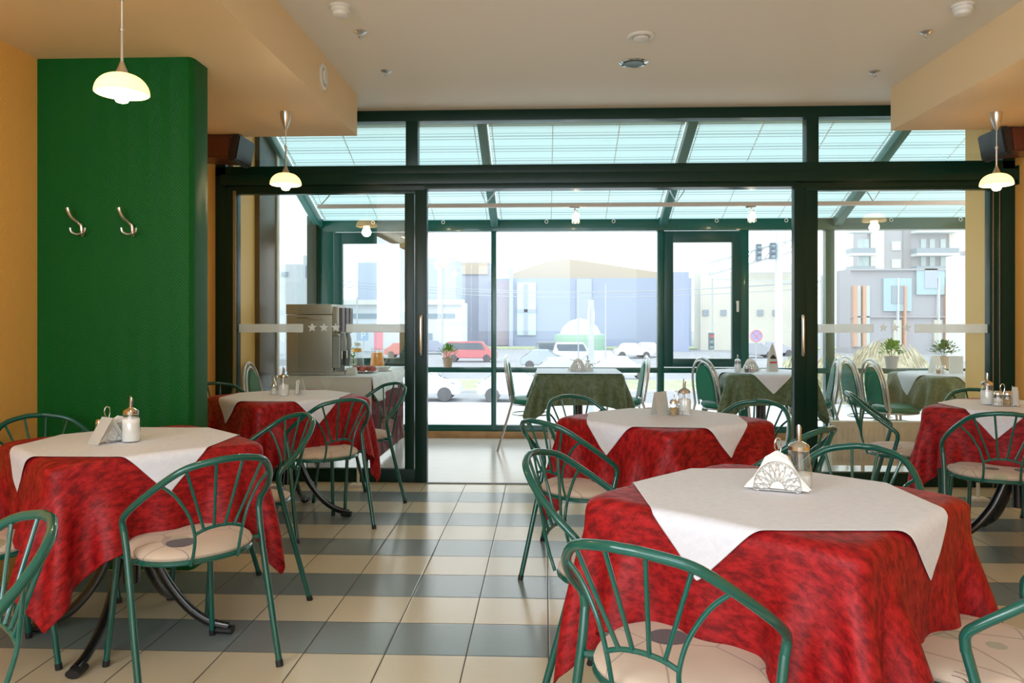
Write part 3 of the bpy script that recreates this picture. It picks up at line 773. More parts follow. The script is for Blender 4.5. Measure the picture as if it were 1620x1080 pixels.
def rest_on(P, R, sizeR, half, top, gap=.004):
    """lift an overlay cloth off the cloth R under it (same table frame)"""
    n = R.shape[0]
    for i in range(P.shape[0]):
        for j in range(P.shape[1]):
            x, y, z = P[i, j]
            h = top-z
            if h < .004: continue
            if abs(x) > abs(y): ax, sg, s = 0, math.copysign(1, x), y
            else: ax, sg, s = 1, math.copysign(1, y), x
            u = sg*(half+h)
            uv = (u, s) if ax == 0 else (s, u)
            a = (uv[0]/sizeR+.5)*(n-1); b = (uv[1]/sizeR+.5)*(n-1)
            ia, ib = int(min(max(a, 0), n-2)), int(min(max(b, 0), n-2)); fa, fb = a-ia, b-ib
            q = R[ia, ib]*(1-fa)*(1-fb)+R[ia+1, ib]*fa*(1-fb)+R[ia, ib+1]*(1-fa)*fb+R[ia+1, ib+1]*fa*fb
            need = q[ax]*sg+gap
            if P[i, j, ax]*sg < need: P[i, j, ax] = need*sg
    return P
TOP = .748; HALF = .375; RS = 1.27
REDS = [drape(RS, HALF+.003, 64, TOP+.002, s, kick=k) for s, k in ((3, .020), (11, .030))]
OVER = []
for i, s in enumerate((5, 8)):
    P = drape(.735, HALF+.008, 40, TOP+.0055, s, rot=PI/4, steps=150)
    OVER.append(rest_on(P, REDS[i], RS, HALF+.003, TOP+.002))

def make_table():
    root = empty('table')
    bm = bmesh.new(); prism(bm, rounded(HALF-.022, .07), TOP-.032, TOP-.007); finish('tabletop', bm, mat('tabletop_laminate', (.30, .2, .12), .4), root)
    bm = bmesh.new(); tube(bm, [(0, 0, .2), (0, 0, TOP-.03)], .032, 16); box(bm, -.14, .14, -.02, .02, TOP-.045, TOP-.028); box(bm, -.02, .02, -.14, .14, TOP-.045, TOP-.028); finish('column', bm, 'black_metal', root)
    for k in range(4):
        a = PI/4+k*PI/2; c, s = math.cos(a), math.sin(a)
        pts = [(.035, .50), (.07, .36), (.13, .22), (.22, .105), (.31, .045), (.385, .026)]
        path = smooth_path([(r*c, r*s, z) for r, z in pts], 5)
        bm = bmesh.new(); tube(bm, path, .017, 12, rb=1.35); l = finish('leg', bm, 'black_metal', root)
        bm = bmesh.new(); tube(bm, [(.34*c, .34*s, .02), (.40*c, .40*s, .016)], .016, 12, rb=1.6); finish('foot_cap', bm, 'rubber', l)
    return root
tables = [  # x, y, rot, cloth variants
 (.627, 2.158, 45.0+2, 1, 0, 'large right foreground table', 'the large right foreground table'),
 (-1.617, 3.015, 45.0+1, 0, 1, 'left foreground table', 'the left foreground table'),
 (-1.604, 4.847, 45.0, 1, 1, 'rear left table in front of the coffee machine', 'the rear left table by the coffee machine'),
 (.575, 3.837, 40.0, 0, 0, 'middle table by the opening', 'the middle table in front of the opening'),
 (2.588, 4.412, 45.0, 1, 1, 'far right table under the right pendant lamp', 'the far right table by the orange wall')]
tp = make_table()
for i, (x, y, a, rv, ov, lab, lab2) in enumerate(tables):
    t = tp if i == 0 else copy_tree(tp)
    t.location = (x, y, 0); t.rotation_euler = (0, 0, math.radians(a)); tag(t, 'square pedestal table with black splayed feet: '+lab, 'table', 'square pedestal tables')
    k = 0 if i % 2 == 0 else PI/2
    o = cloth_object('red_tablecloth', REDS[rv], 'red_cloth'); o.location = (x, y, 0); o.rotation_euler = (0, 0, math.radians(a)+k)
    tag(o, 'red damask tablecloth hanging over '+lab2, 'tablecloth', 'red tablecloths')
    # overlay made against cloth rv so that it lies on it
    PO = OVER[rv]
    o = cloth_object('white_overlay_cloth', PO, 'white_cloth', .0008); o.location = (x, y, 0); o.rotation_euler = (0, 0, math.radians(a)+k)
    tag(o, 'white square overlay cloth laid cornerwise on '+lab2, 'tablecloth', 'white overlay cloths')

# ================================================================ TABLE ITEMS
TZ = TOP+.0078
def sugar_shaker(x, y, label, s=1.0, a=0, fill=.62, fluted=True):
    e = empty('sugar_dispenser', (x, y, TZ), a); e.scale = (s, s, s); tag(e, label, 'sugar dispenser', 'glass sugar dispensers')
    bm = bmesh.new(); lathe(bm, [(0, 0), (.030, 0), (.034, .006), (.0345, .04), (.031, .075), (.027, .10), (.027, .112)], 40, cap=False, flute=.035 if fluted else 0, nf=12); finish('glass_jar', bm, 'clear', e)
    bm = bmesh.new(); h = .004+.10*fill; lathe(bm, [(0, .004), (.029, .004), (.0315, .012), (.031, h), (.018, h+.006), (0, h+.01)], 28); finish('sugar', bm, 'salt', e)
    bm = bmesh.new(); lathe(bm, [(.0275, .106), (.029, .108), (.029, .118), (.024, .124), (.012, .130), (.0085, .133), (0, .133)], 28)
    finish('lid', bm, 'chrome', e)
    bm = bmesh.new(); tube(bm, [(0, 0, .05), (0, 0, .128), (.001, 0, .155), (.003, 0, .172)], .0072, 12, cap=False)
    # slanted mouth
    for v in bm.verts:
        if v.co.z > .168: v.co.z += -v.co.x*1.3
    bmesh.ops.solidify(bm, geom=list(bm.faces), thickness=.001); finish('spout', bm, 'chrome', e)
    return e
def shaker(x, y, label, m, s=1.0, parent=None):
    e = empty('shaker', (x, y, TZ)); e.scale = (s, s, s); tag(e, label, 'shaker', 'salt and pepper shakers')
    bm = bmesh.new(); lathe(bm, [(0, 0), (.016, 0), (.018, .004), (.018, .045), (.015, .054)], 24, cap=False, flute=.04, nf=8); finish('glass_jar', bm, 'clear', e)
    bm = bmesh.new(); lathe(bm, [(0, .003), (.0155, .003), (.0155, .036), (0, .038)], 20); finish('contents', bm, m, e)
    bm = bmesh.new(); lathe(bm, [(.0155, .052), (.017, .054), (.0165, .064), (.011, .072), (0, .074)], 20); finish('cap', bm, 'chrome', e)
    return e
def caddy(x, y, a, label):
    e = empty('cruet_stand', (x, y, TZ), a); tag(e, label, 'cruet stand', 'wire cruet stands')
    bm = bmesh.new()
    for cx in (-.024, .024):
        tube(bm, [(cx+.021*math.cos(t), .021*math.sin(t), .022) for t in [2*PI*j/18 for j in range(18)]], .0014, 6, closed=True)
        tube(bm, [(cx+.021*math.cos(t), .021*math.sin(t), .003) for t in [2*PI*j/18 for j in range(18)]], .0014, 6, closed=True)
        for s in (-1, 1): tube(bm, [(cx, s*.021, .0), (cx, s*.021, .022)], .0016, 6)
    finish('basket', bm, 'chrome', e)
    bm = bmesh.new(); tube(bm, smooth_path([(0, 0, .002), (.002, 0, .06), (-.010, 0, .092), (-.009, 0, .112), (0, 0, .120), (.009, 0, .112), (.010, 0, .092), (.002, 0, .062)], 6), .0021, 8); finish('loop_handle', bm, 'chrome', e)
    return e
def napkins(x, y, a, label, filigree=True, s=1.0, spread=.0):
    e = empty('napkin_holder', (x, y, TZ), a); e.scale = (s, s, s); tag(e, label, 'napkin holder', 'napkin holders')
    W, Hh = .062, .078
    def arch(k, z0=.004):
        return [(k*W*math.cos(t), z0+k*Hh*math.sin(t)) for t in [PI*j/20 for j in range(21)]]
    for yy in (-.017, .017):
        bm = bmesh.new()
        A = arch(1.0); tube(bm, [(px, yy, pz) for px, pz in A], .0014, 6); tube(bm, [(-W, yy, .004), (W, yy, .004)], .0022, 6)
        tube(bm, [(px, yy, pz) for px, pz in arch(.33)], .0011, 5)
        for k in range(9):
            t = PI*(k+.5)/9; c, sn = math.cos(t), math.sin(t)
            for da in (-.14, .14):
                tube(bm, smooth_path([(.33*W*c, yy, .004+.33*Hh*sn), (.62*W*math.cos(t+da), yy, .004+.62*Hh*math.sin(t+da)), (.97*W*c, yy, .004+.97*Hh*sn)], 4), .0009, 5)
            r0 = .0052; cx, cz = .66*W*c, .004+.66*Hh*sn
            tube(bm, [(cx+r0*math.cos(q), yy, cz+r0*math.sin(q)) for q in [2*PI*j/8 for j in range(8)]], .0008, 5, closed=True)
        for k in range(10):
            t = PI*k/9; cx, cz = .86*W*math.cos(t), .006+.86*Hh*math.sin(t)
            tube(bm, [(cx+.0055*math.cos(q), yy, cz+.0055*math.sin(q)) for q in [2*PI*j/8 for j in range(8)]], .0008, 5, closed=True)
        finish('filigree_plate', bm, 'chrome', e)
    bm = bmesh.new(); box(bm, -W, W, -.018, .018, .002, .0045, .001)
    for sx in (-1, 1):
        for sy in (-1, 1): lathe(bm, [(.003, 0), (.003, .004)], 8, (sx*(W-.006), sy*.016, 0))
    finish('base', bm, 'chrome', e)
    # fan of folded paper napkins: thin triangular leaves
    rg = random.Random(int(abs(x*1000)))
    bm = bmesh.new()
    for k in range(7):
        yy = -.012+.004*k; tl = rg.uniform(-.05, .05)+spread*(k-3)*.1; w2 = W*1.35+rg.uniform(-.008, .008); hh = .108+rg.uniform(-.008, .006)
        pts = [(-w2, .006), (w2, .006), (w2*.72, .035), (w2*.34, hh*.86), (.0+.015*tl, hh), (-w2*.34, hh*.84), (-w2*.7, .036)]
        c, sn = math.cos(tl), math.sin(tl)
        pts = [(px*c-pz*sn, max(.005, px*sn+pz*c)) for px, pz in pts]
        A = [bm.verts.new((px, yy-.0014, pz)) for px, pz in pts]; B = [bm.verts.new((px, yy+.0014, pz)) for px, pz in pts]
        bm.faces.new(A); bm.faces.new(B[::-1])
        for i in range(7): bm.faces.new((A[i], A[(i+1) % 7], B[(i+1) % 7], B[i]))
    finish('napkin_stack', bm, 'napkin', e, smooth=False)
    return e
# large right table
napkins(.640, 2.195, -.32, 'silver filigree napkin holder with white napkins on the large right table')
sugar_shaker(.708, 2.225, 'fluted glass sugar dispenser with metal spout on the large right table', 1.0, 1.2, .35)
caddy(.69, 2.36, .2, 'wire cruet stand with loop handle behind the napkins on the large right table')
shaker(.666, 2.355, 'glass salt shaker left in the cruet stand on the large right table', 'spice', .95); shaker(.714, 2.365, 'glass pepper shaker right in the cruet stand on the large right table', 'pepper', .95)
# left table
sugar_shaker(-1.593, 2.965, 'glass sugar dispenser full of sugar on the left foreground table', 1.0, .8, .85, False)
def tent(x, y, a, label, m='napkin', h=.095, w=.06, cat='napkins', name='folded_napkin', lean=.55):
    e = empty(name, (x, y, TZ), a); tag(e, label, cat)
    bm = bmesh.new()
    for s in (-1, 1):
        v = [bm.verts.new(p) for p in ((-w/2, s*h*lean, .001), (w/2, s*h*lean, .001), (w/2, .001*s, h), (-w/2, .001*s, h))]; f = bm.faces.new(v)
    bmesh.ops.solidify(bm, geom=list(bm.faces), thickness=.004); finish('leaf', bm, m, e, smooth=False)
    return e
napkins(-1.648, 2.985, .9, 'white paper napkins leaning against the sugar dispenser on the left foreground table', s=.9)
tent(-1.665, 2.93, 2.6, 'white folded napkin slanting beside the sugar dispenser on the left foreground table', w=.075, h=.098, lean=.6)
caddy(-1.763, 3.10, .9, 'wire cruet stand with loop handle on the left foreground table')
shaker(-1.780, 3.078, 'glass salt shaker in the cruet stand on the left foreground table', 'salt', 1.0); shaker(-1.743, 3.125, 'glass shaker behind the loop handle on the left foreground table', 'spice', 1.0)
# rear left table
sugar_shaker(-1.625, 4.83, 'glass sugar dispenser on the rear left table by the coffee machine', 1.0, .4, .6, False)
shaker(-1.70, 4.87, 'glass shaker left of the sugar dispenser on the rear left table', 'salt')
caddy(-1.692, 4.885, 0, 'wire cruet stand on the rear left table')
tent(-1.53, 4.90, .25+PI/2, 'folded white napkin tent on the rear left table by the coffee machine', w=.07, h=.10, lean=.22)
napkins(-1.565, 4.93, .2+PI/2, 'napkin holder behind the folded napkin on the rear left table', s=.8)
# middle table
tent(.567, 3.90, .45+PI/2-1.2, 'folded cream napkin tent on the middle red table', w=.10, h=.115, lean=.2)
shaker(.630, 3.885, 'brown pepper shaker on the middle red table', 'pepper', 1.1); caddy(.645, 3.895, .2, 'wire cruet stand on the middle red table')
shaker(.665, 3.93, 'small glass shaker behind the pepper on the middle red table', 'spice', .9)
sugar_shaker(.69, 3.93, 'glass sugar dispenser on the middle red table', 1.0, .2, .7, True)
# far right table
sugar_shaker(2.446, 4.46, 'glass sugar dispenser on the far right red table', 1.0, .3, .7, False)
shaker(2.468, 4.395, 'salt shaker in the cruet stand on the far right red table', 'salt', 1.15); shaker(2.512, 4.385, 'brown pepper shaker in the cruet stand on the far right red table', 'pepper', 1.15); caddy(2.49, 4.39, -.2, 'wire cruet stand on the far right red table')
napkins(2.585, 4.44, 1.1, 'napkin holder with white napkins on the far right red table', s=.95)

# ================================================================ SUNROOM FURNITURE
ST = .748
GRN = drape(1.26, .392, 56, ST+.002, 21, kick=.025)
GOV = rest_on(drape(.80, .397, 36, ST+.0055, 22, rot=PI/4, steps=130), GRN, 1.26, .392, ST+.002)
GOV0 = drape(.76, .397, 30, ST+.0055, 23, steps=60)
def cafe_table(x, y, a, label):
    root = empty('cafe_table', (x, y, 0), a); tag(root, label, 'table', 'square tables in the sunroom')
    bm = bmesh.new(); prism(bm, rounded(.370, .07), ST-.032, ST-.007); finish('tabletop', bm, mat('cafe_top', (.3, .2, .12), .4), root)
    bm = bmesh.new(); tube(bm, [(0, 0, .02), (0, 0, ST-.03)], .045, 16); finish('column', bm, 'black_metal', root)
    bm = bmesh.new(); lathe(bm, [(0, 0), (.23, 0), (.235, .012), (.05, .035), (0, .035)], 28); finish('base', bm, 'black_metal', root)
for i, (x, y, a, lab, ov) in enumerate(((.303, 7.24, 0, 'the sunroom table seen through the opening', GOV0), (1.97, 7.27, 0, 'the sunroom table behind the right door post', GOV), (3.56, 7.03, 4, 'the sunroom table at far right beside the orange pillar', GOV))):
    cafe_table(x, y, math.radians(a), 'black pedestal table under '+lab.replace('the ', 'an olive cloth: ', 1))
    o = cloth_object('olive_tablecloth', GRN, 'olive_cloth'); o.location = (x, y, 0); o.rotation_euler = (0, 0, math.radians(a)+(PI/2)*i); tag(o, 'olive green tablecloth draped over '+lab, 'tablecloth', 'olive tablecloths')
    o = cloth_object('white_overlay_cloth', ov, 'white_cloth', .0008); o.location = (x, y, 0); o.rotation_euler = (0, 0, math.radians(a)+(PI/2)*i); tag(o, 'white overlay cloth on '+lab, 'tablecloth', 'white overlay cloths')
def make_bistro():
    root = empty('bistro_chair')
    def archp(w, h, y0, lean, z0, n=16):
        out = []
        for k in range(n+1):
            t = PI*k/n; c, s = math.cos(t), math.sin(t); z = z0+(h-z0)*(s**.55); out.append((w*c, y0-lean*(z-z0)/(h-z0), z))
        return out
    def legc(s):
        return smooth_path([(s*.185, -.17, .47), (s*.18, -.185, .42), (s*.19, -.25, .2), (s*.20, -.31, 0)], 4)
    A = archp(.185, .88, -.17, .07, .45)
    bm = bmesh.new(); tube(bm, A, .011, 10); finish('back_frame', bm, 'satin', root)
    bm = bmesh.new(); tube(bm, archp(.135, .845, -.165, .065, .45), .009, 10); finish('back_frame', bm, 'satin', root)
    bm = bmesh.new(); tube(bm, archp(.155, .86, -.195, .065, .47), .006, 8); finish('back_frame', bm, 'satin', root)
    for s in (-1, 1):
        bm = bmesh.new(); tube(bm, legc(s), .011, 10); finish('leg', bm, 'satin', root)
        bm = bmesh.new(); tube(bm, [(s*.165, .15, .44), (s*.18, .185, 0)], .011, 10); finish('leg', bm, 'satin', root)
    bm = bmesh.new(); N = 18; F = []; B = []
    for k in range(N+1):
        t = PI*k/N; c, sn = math.cos(t), math.sin(t); z = .50+.32*(sn**.6); y = -.17-.06*(z-.45)/.4
        F.append(bm.verts.new((.118*c, y+.02, z))); B.append(bm.verts.new((.118*c, y-.02, z)))
    bm.faces.new(F); bm.faces.new(B[::-1])
    for k in range(N): bm.faces.new((F[k], F[k+1], B[k+1], B[k]))
    bm.faces.new((F[N], F[0], B[0], B[N]))
    bmesh.ops.bevel(bm, geom=[e for e in bm.edges if abs(e.verts[0].co.y-e.verts[1].co.y) < .03 and len(e.link_faces) == 2 and any(len(f.verts) > 4 for f in e.link_faces)], offset=.008, segments=2, affect='EDGES')
    finish('back_pad', bm, 'green_vinyl', root)
    bm = bmesh.new(); lathe(bm, [(0, .43), (.17, .43), (.195, .445), (.20, .46), (.192, .476), (.15, .487), (0, .49)], 32); finish('seat_pad', bm, 'green_vinyl', root)
    bm = bmesh.new(); tube(bm, [(.18*math.cos(t), .18*math.sin(t), .425) for t in [2*PI*j/32 for j in range(32)]], .009, 8, closed=True); finish('seat_ring', bm, 'satin', root)
    bm = bmesh.new(); tube(bm, [(.19*math.cos(t), .19*math.sin(t), .33) for t in [2*PI*j/32 for j in range(32)]], .007, 8, closed=True); finish('foot_ring', bm, 'satin', root)
    return root
bp = make_bistro()
for i, (x, y, a, lab) in enumerate(((-.13, 7.5, -90, 'chrome and green bistro chair left of the sunroom table seen through the opening'),
    (.72, 7.45, 92, 'chrome and green bistro chair right of the sunroom table seen through the opening'),
    (1.62, 7.22, -62, 'chrome bistro chair with green oval back left of the table behind the right door post'),
    (3.04, 6.95, -80, 'nearer of the two green-backed bistro chairs seen through the right glass door'),
    (3.02, 7.45, -80, 'farther of the two green-backed bistro chairs seen through the right glass door'),
    (-2.13, 6.2, -90, 'chrome framed bistro chair in front of the buffet, mostly hidden'),
    (2.42, 7.3, 80, 'green-backed bistro chair right of the table behind the right door post'))):
    o = bp if i == 0 else copy_tree(bp)
    o.location = (x, y, 0); o.rotation_euler = (0, 0, math.radians(a)); tag(o, lab, 'chair', 'chrome bistro chairs in the sunroom')
TZ = ST+.0078
napkins(.30, 7.15, .1, 'napkin holder on the sunroom table seen through the opening', s=1.1); sugar_shaker(.39, 7.22, 'sugar dispenser on the sunroom table seen through the opening', .8, 0, .8, False); shaker(.42, 7.12, 'salt shaker on the sunroom table seen through the opening', 'salt')
napkins(1.86, 7.2, .2, 'napkin holder on the table behind the right door post', s=1.1); sugar_shaker(1.72, 7.1, 'sugar dispenser on the table behind the right door post', .9, 0, .7, False)
shaker(1.79, 7.06, 'dark pepper shaker on the table behind the right door post', 'dark_plastic'); shaker(1.83, 7.05, 'pink spice shaker on the table behind the right door post', 'spice')
# menu card, a tall white card with emblem and red band
e = empty('menu_card', (2.06, 7.22, TZ), .15); tag(e, 'pointed white menu card with red band on the table behind the door post', 'menu card')
bm = bmesh.new(); v = [(-.045, .0), (.045, .0), (.04, .10), (.022, .20), (.0, .26), (-.022, .20), (-.04, .10)]
A = [bm.verts.new((px, -.03*(1-pz/.26)-.001, pz)) for px, pz in v]; bm.faces.new(A); A = [bm.verts.new((px, .03*(1-pz/.26)+.001, pz)) for px, pz in v]; bm.faces.new(A[::-1])
bmesh.ops.solidify(bm, geom=list(bm.faces), thickness=.0015); finish('card', bm, 'white_plastic', e, smooth=False)
bm = bmesh.new(); v = [bm.verts.new((px, -.03*(1-pz/.26)-.0035, pz)) for px, pz in ((-.034, .075), (.034, .075), (.033, .088), (-.033, .088))]; bm.faces.new(v); finish('red_band', bm, mat('red_ink', (.6, .02, .04), .5), e)
bm = bmesh.new(); v = [bm.verts.new((px, -.03*(1-pz/.26)-.0035, pz)) for px, pz in ((-.026, .115), (.026, .115), (.03, .125), (.018, .135), (.008, .15), (-.008, .15), (-.018, .135), (-.03, .125))]; bm.faces.new(v); finish('emblem', bm, 'dark_plastic', e)
shaker(3.40, 6.95, 'pepper shaker on the far right sunroom table', 'pepper'); shaker(3.44, 6.93, 'salt shaker on the far right sunroom table', 'salt')
tent(3.46, 7.12, .5, 'upright folded napkin left on the far right sunroom table', w=.11, h=.15, lean=.25); tent(3.60, 7.05, -.5, 'upright folded napkin right on the far right sunroom table', w=.11, h=.15, lean=.25)

# potted plants
def plant(x, y, z, s, label, lm, pm, n=170, seed=1, spiky=False):
    e = empty('potted_plant', (x, y, z)); e.scale = (s, s, s); tag(e, label, 'plant', 'small potted plants')
    bm = bmesh.new(); lathe(bm, [(0, 0), (.042, 0), (.058, .095), (.062, .096), (.062, .108), (.053, .108), (.05, .09), (0, .09)], 20); finish('pot', bm, pm, e)
    bm = bmesh.new(); lathe(bm, [(0, .088), (.052, .09), (0, .096)], 16); finish('soil', bm, 'soil', e)
    rg = random.Random(seed); bm = bmesh.new()
    for k in range(n):
        a = rg.uniform(0, 2*PI); el = rg.uniform(.1, 1.5); r = rg.uniform(.05, .11)
        d = Vector((math.cos(a)*math.cos(el), math.sin(a)*math.cos(el), math.sin(el)))
        p = Vector((0, 0, .12))+Vector((d.x*r*1.0, d.y*r*1.0, d.z*r*1.1)); sz = rg.uniform(.014, .024)
        t = d.cross(Vector((0, 0, 1))).normalized(); t = (t+Vector((rg.uniform(-.5, .5), rg.uniform(-.5, .5), rg.uniform(-.5, .5)))).normalized()
        q = p+d*sz*(2.2 if spiky else 1.5); wv = sz*(.3 if spiky else .62)
        m1 = (p+q)/2+t*wv+Vector((0, 0, .003)); m2 = (p+q)/2-t*wv
        vs = [bm.verts.new(p), bm.verts.new(m1), bm.verts.new(q), bm.verts.new(m2)]; bm.faces.new(vs)
    finish('foliage', bm, lm, e, smooth=False)
    bm = bmesh.new()
    for k in range(6):
        a = k*PI/3; tube(bm, [(0, 0, .09), (.05*math.cos(a), .05*math.sin(a), .18)], .002, 5)
    finish('stem', bm, 'leaf_dark', e)
plant(-1.005, 8.12, .73, .95, 'small bright green potted plant on the sill left of the opening', 'leaf', 'pot', 200, 1, True)
plant(3.50, 8.10, .73, 1.15, 'round green potted plant on the sill behind the bistro chairs', 'leaf', 'pot_grey', 230, 2)
plant(4.02, 8.10, .73, 1.15, 'yellowish potted plant on the sill beside the orange pillar', 'leaf_dark', 'pot', 200, 3)

# ================================================================ BUFFET
bx0, bx1, by0, by1 = -2.25, -1.42, 6.40, 7.85
e = empty('buffet_table', (bx0, by0, 0)); tag(e, 'long buffet table under white cloth carrying the coffee machine', 'table')
W, D = bx1-bx0, by1-by0
bxo('tabletop', (.01, W-.01, .01, D-.01, .72, .745), 'wood', e)
for x in (.06, W-.06):
    for y in (.06, D-.06):
        bm = bmesh.new(); tube(bm, [(x, y, .72), (x, y, 0)], .018, 10); finish('leg', bm, 'black_metal', e)
def sheet(name, fn, nu, nv, m, parent=None, loc=None):
    bm = bmesh.new(); g = [[bm.verts.new(fn(i/(nu-1), j/(nv-1))) for j in range(nv)] for i in range(nu)]
    for i in range(nu-1):
        for j in range(nv-1): bm.faces.new((g[i][j], g[i+1][j], g[i+1][j+1], g[i][j+1]))
    o = finish(name, bm, m, parent, loc); s = o.modifiers.new('thickness', 'SOLIDIFY'); s.thickness = .0025
    return o
# white cloth: profile wraps front, top; right side hangs in an uneven wave
def wc_top(u, v): return (u*W, v*D, .752)
def side_drop(v): return .16+.035*math.sin(v*5+.4)+.03*math.sin(v*11)
bm = bmesh.new()
def grid(bm, fn, nu, nv):
    g = [[bm.verts.new(fn(i/(nu-1), j/(nv-1))) for j in range(nv)] for i in range(nu)]
    for i in range(nu-1):
        for j in range(nv-1): bm.faces.new((g[i][j], g[i+1][j], g[i+1][j+1], g[i][j+1]))
grid(bm, wc_top, 12, 30)
grid(bm, lambda u, v: (u*W, -.004-.012*v*(1+.3*math.sin(u*20)), .752-v*.62), 30, 8)
grid(bm, lambda u, v: (W+.004+.02*v*(1+.8*math.sin(u*32)), u*D, .752-v*side_drop(u)), 60, 8)
bmesh.ops.remove_doubles(bm, verts=bm.verts, dist=.005)
o = finish('buffet_cloth', bm, 'white_cotton', None, (bx0, by0, 0), ang=60); tag(o, 'white cloth over the buffet, hanging low at its front and wavy at its side', 'tablecloth')
m_ = o.modifiers.new('thickness', 'SOLIDIFY'); m_.thickness = .003
o = sheet('buffet_skirt', lambda u, v: (W-.008+.012*math.sin(u*D/.035*2*PI)*(.4+.6*v), u*D, .745-.70*v), 400, 4, 'skirt', None, (bx0, by0, 0)); tag(o, 'pleated burgundy skirt on the side of the buffet', 'table skirt')
# coffee machine
mx0, mx1, my0, my1 = -2.19, -1.80, 6.58, 7.02
BZ = .756
e = empty('coffee_machine', (mx0, my0, BZ)); tag(e, 'large silver coffee machine standing on the buffet', 'coffee machine')
w_, d_, h_ = mx1-mx0, my1-my0, .60
bxo('body', (0, w_, 0, d_, .025, h_-.09), 'brushed', e, .008)
bxo('top_cover', (-.003, w_+.003, -.003, d_+.003, h_-.088, h_), 'brushed', e, .01)
bxo('base_tray', (.0, w_+.10, .01, d_-.01, 0, .024), 'grey_plastic', e, .004)
bm = bmesh.new(); box(bm, w_*.50, w_*.80, -.006, .004, h_-.135, h_-.115, .003); finish('latch', bm, 'satin', e)
bm = bmesh.new(); box(bm, w_*.22, w_*.49, -.004, .003, h_-.118, h_-.114); finish('latch', bm, 'dark_plastic', e)
bm = bmesh.new(); box(bm, w_, w_+.055, .02, d_-.02, .33, h_-.02, .012); finish('control_head', bm, 'brushed', e)
for k in range(3): bxo('button_column', (w_+.052, w_+.078+.006*k, .05+k*.115, .14+k*.115, .36, h_-.03), 'mauve', e, .006)
bm = bmesh.new(); box(bm, w_, w_+.06, .02, .05, .06, .33, .01); box(bm, w_, w_+.06, d_-.05, d_-.02, .06, .33, .01); finish('side_column', bm, 'grey_plastic', e)
bm = bmesh.new(); box(bm, w_-.002, w_+.01, .05, d_-.05, .03, .33); finish('dispensing_bay', bm, 'dark_plastic', e)
for k in range(2):
    bm = bmesh.new(); lathe(bm, [(0, .20), (.035, .20), (.042, .24), (.04, .30), (.025, .35), (0, .355)], 18, (w_+.055, .12+.17*k, 0)); finish('hopper', bm, 'grey_plastic', e)
    bm = bmesh.new(); tube(bm, [(w_+.05, .12+.17*k, .20), (w_+.05, .12+.17*k, .13)], .01, 8); finish('nozzle', bm, 'chrome', e)
    bm = bmesh.new(); tube(bm, [(w_+.02, .03+.35*k, .36), (w_+.075, .03+.35*k, .36)], .012, 8); finish('tap_knob', bm, 'chrome', e)
bm = bmesh.new(); box(bm, w_+.0, w_+.10, .06, d_-.06, .024, .034, .002); finish('drip_grid', bm, 'chrome', e)
# buffet items
def atB(px, py, z=.756):
    k = (EYE-z)*FPX/(py-505); u = (px-810)/FPX; c, s = math.cos(PSI), math.sin(PSI)
    return (k*(u*c-s), k*(c+u*s))
jx, jy = -1.60, 7.45
e = empty('juice_pitcher', (jx, jy, .7555)); tag(e, 'glass pitcher of orange juice on the buffet', 'pitcher')
bm = bmesh.new(); lathe(bm, [(0, 0), (.072, 0), (.074, .01), (.055, .16), (.056, .20)], 28, cap=False); finish('glass_jug', bm, 'clear', e)
bm = bmesh.new(); lathe(bm, [(0, .006), (.068, .006), (.069, .012), (.053, .155), (0, .157)], 28); finish('juice', bm, 'juice', e)
bm = bmesh.new(); tube(bm, smooth_path([(.055, 0, .18), (.10, 0, .17), (.105, 0, .11), (.066, 0, .05)], 6), .006, 8); finish('handle', bm, 'clear', e)
e = empty('water_carafe', (-1.79, 7.42, .7555)); tag(e, 'clear glass carafe left of the orange juice', 'carafe')
bm = bmesh.new(); lathe(bm, [(0, 0), (.075, 0), (.078, .01), (.06, .12), (.04, .17), (.045, .22)], 28, cap=False); finish('glass_body', bm, 'clear', e)
bm = bmesh.new(); lathe(bm, [(.042, .16), (.046, .165), (.046, .19), (.042, .195)], 24, cap=False); finish('orange_band', bm, mat('orange_band', (.9, .45, .12), .4), e)
bm = bmesh.new(); lathe(bm, [(0, .22), (.04, .22), (.035, .25), (.012, .262), (0, .265)], 20); finish('lid', bm, 'porcelain', e)
e = empty('serving_plate', (-1.60, 6.92, .7555)); tag(e, 'white plate of red apples beside the coffee machine', 'plate')
bm = bmesh.new(); lathe(bm, [(0, 0), (.07, 0), (.12, .014), (.122, .017), (.07, .006), (0, .006)], 32); finish('plate', bm, 'porcelain', e)
for k, (dx, dy) in enumerate(((-.075, -.02), (-.02, .05), (-.015, -.045), (.045, .015), (.08, -.03))):
    a = empty('apple', (-1.60+dx, 6.92+dy, .762)); tag(a, ['leftmost red apple on the plate', 'red apple at the back of the plate', 'red apple at the front of the plate', 'red apple right of the plate centre', 'rightmost red apple on the plate'][k], 'apple', 'red apples on the white plate')
    bm = bmesh.new(); lathe(bm, [(0, .006), (.014, .001), (.028, .010), (.034, .028), (.030, .045), (.016, .055), (.006, .052), (0, .048)], 18); finish('flesh', bm, 'tomato', a)
    bm = bmesh.new(); tube(bm, [(0, 0, .049), (.003, 0, .064)], .0014, 6); finish('stem', bm, 'wood', a)
e = empty('bowl', (-1.485, 7.17, .7555)); tag(e, 'shallow white bowl in front of the orange juice', 'bowl')
bm = bmesh.new(); lathe(bm, [(0, 0), (.04, 0), (.045, .004), (.075, .04), (.072, .04), (.042, .008), (0, .008)], 28); finish('bowl_body', bm, 'porcelain', e)
bm = bmesh.new(); lathe(bm, [(0, .0), (.085, .004), (.088, .008), (0, .006)], 28, (0, 0, -.0)); finish('saucer', bm, 'porcelain', e)
e = empty('towel_stack', (-1.655, 6.68, .7555), .1); tag(e, 'stack of folded white paper towels beside the coffee machine', 'towels')
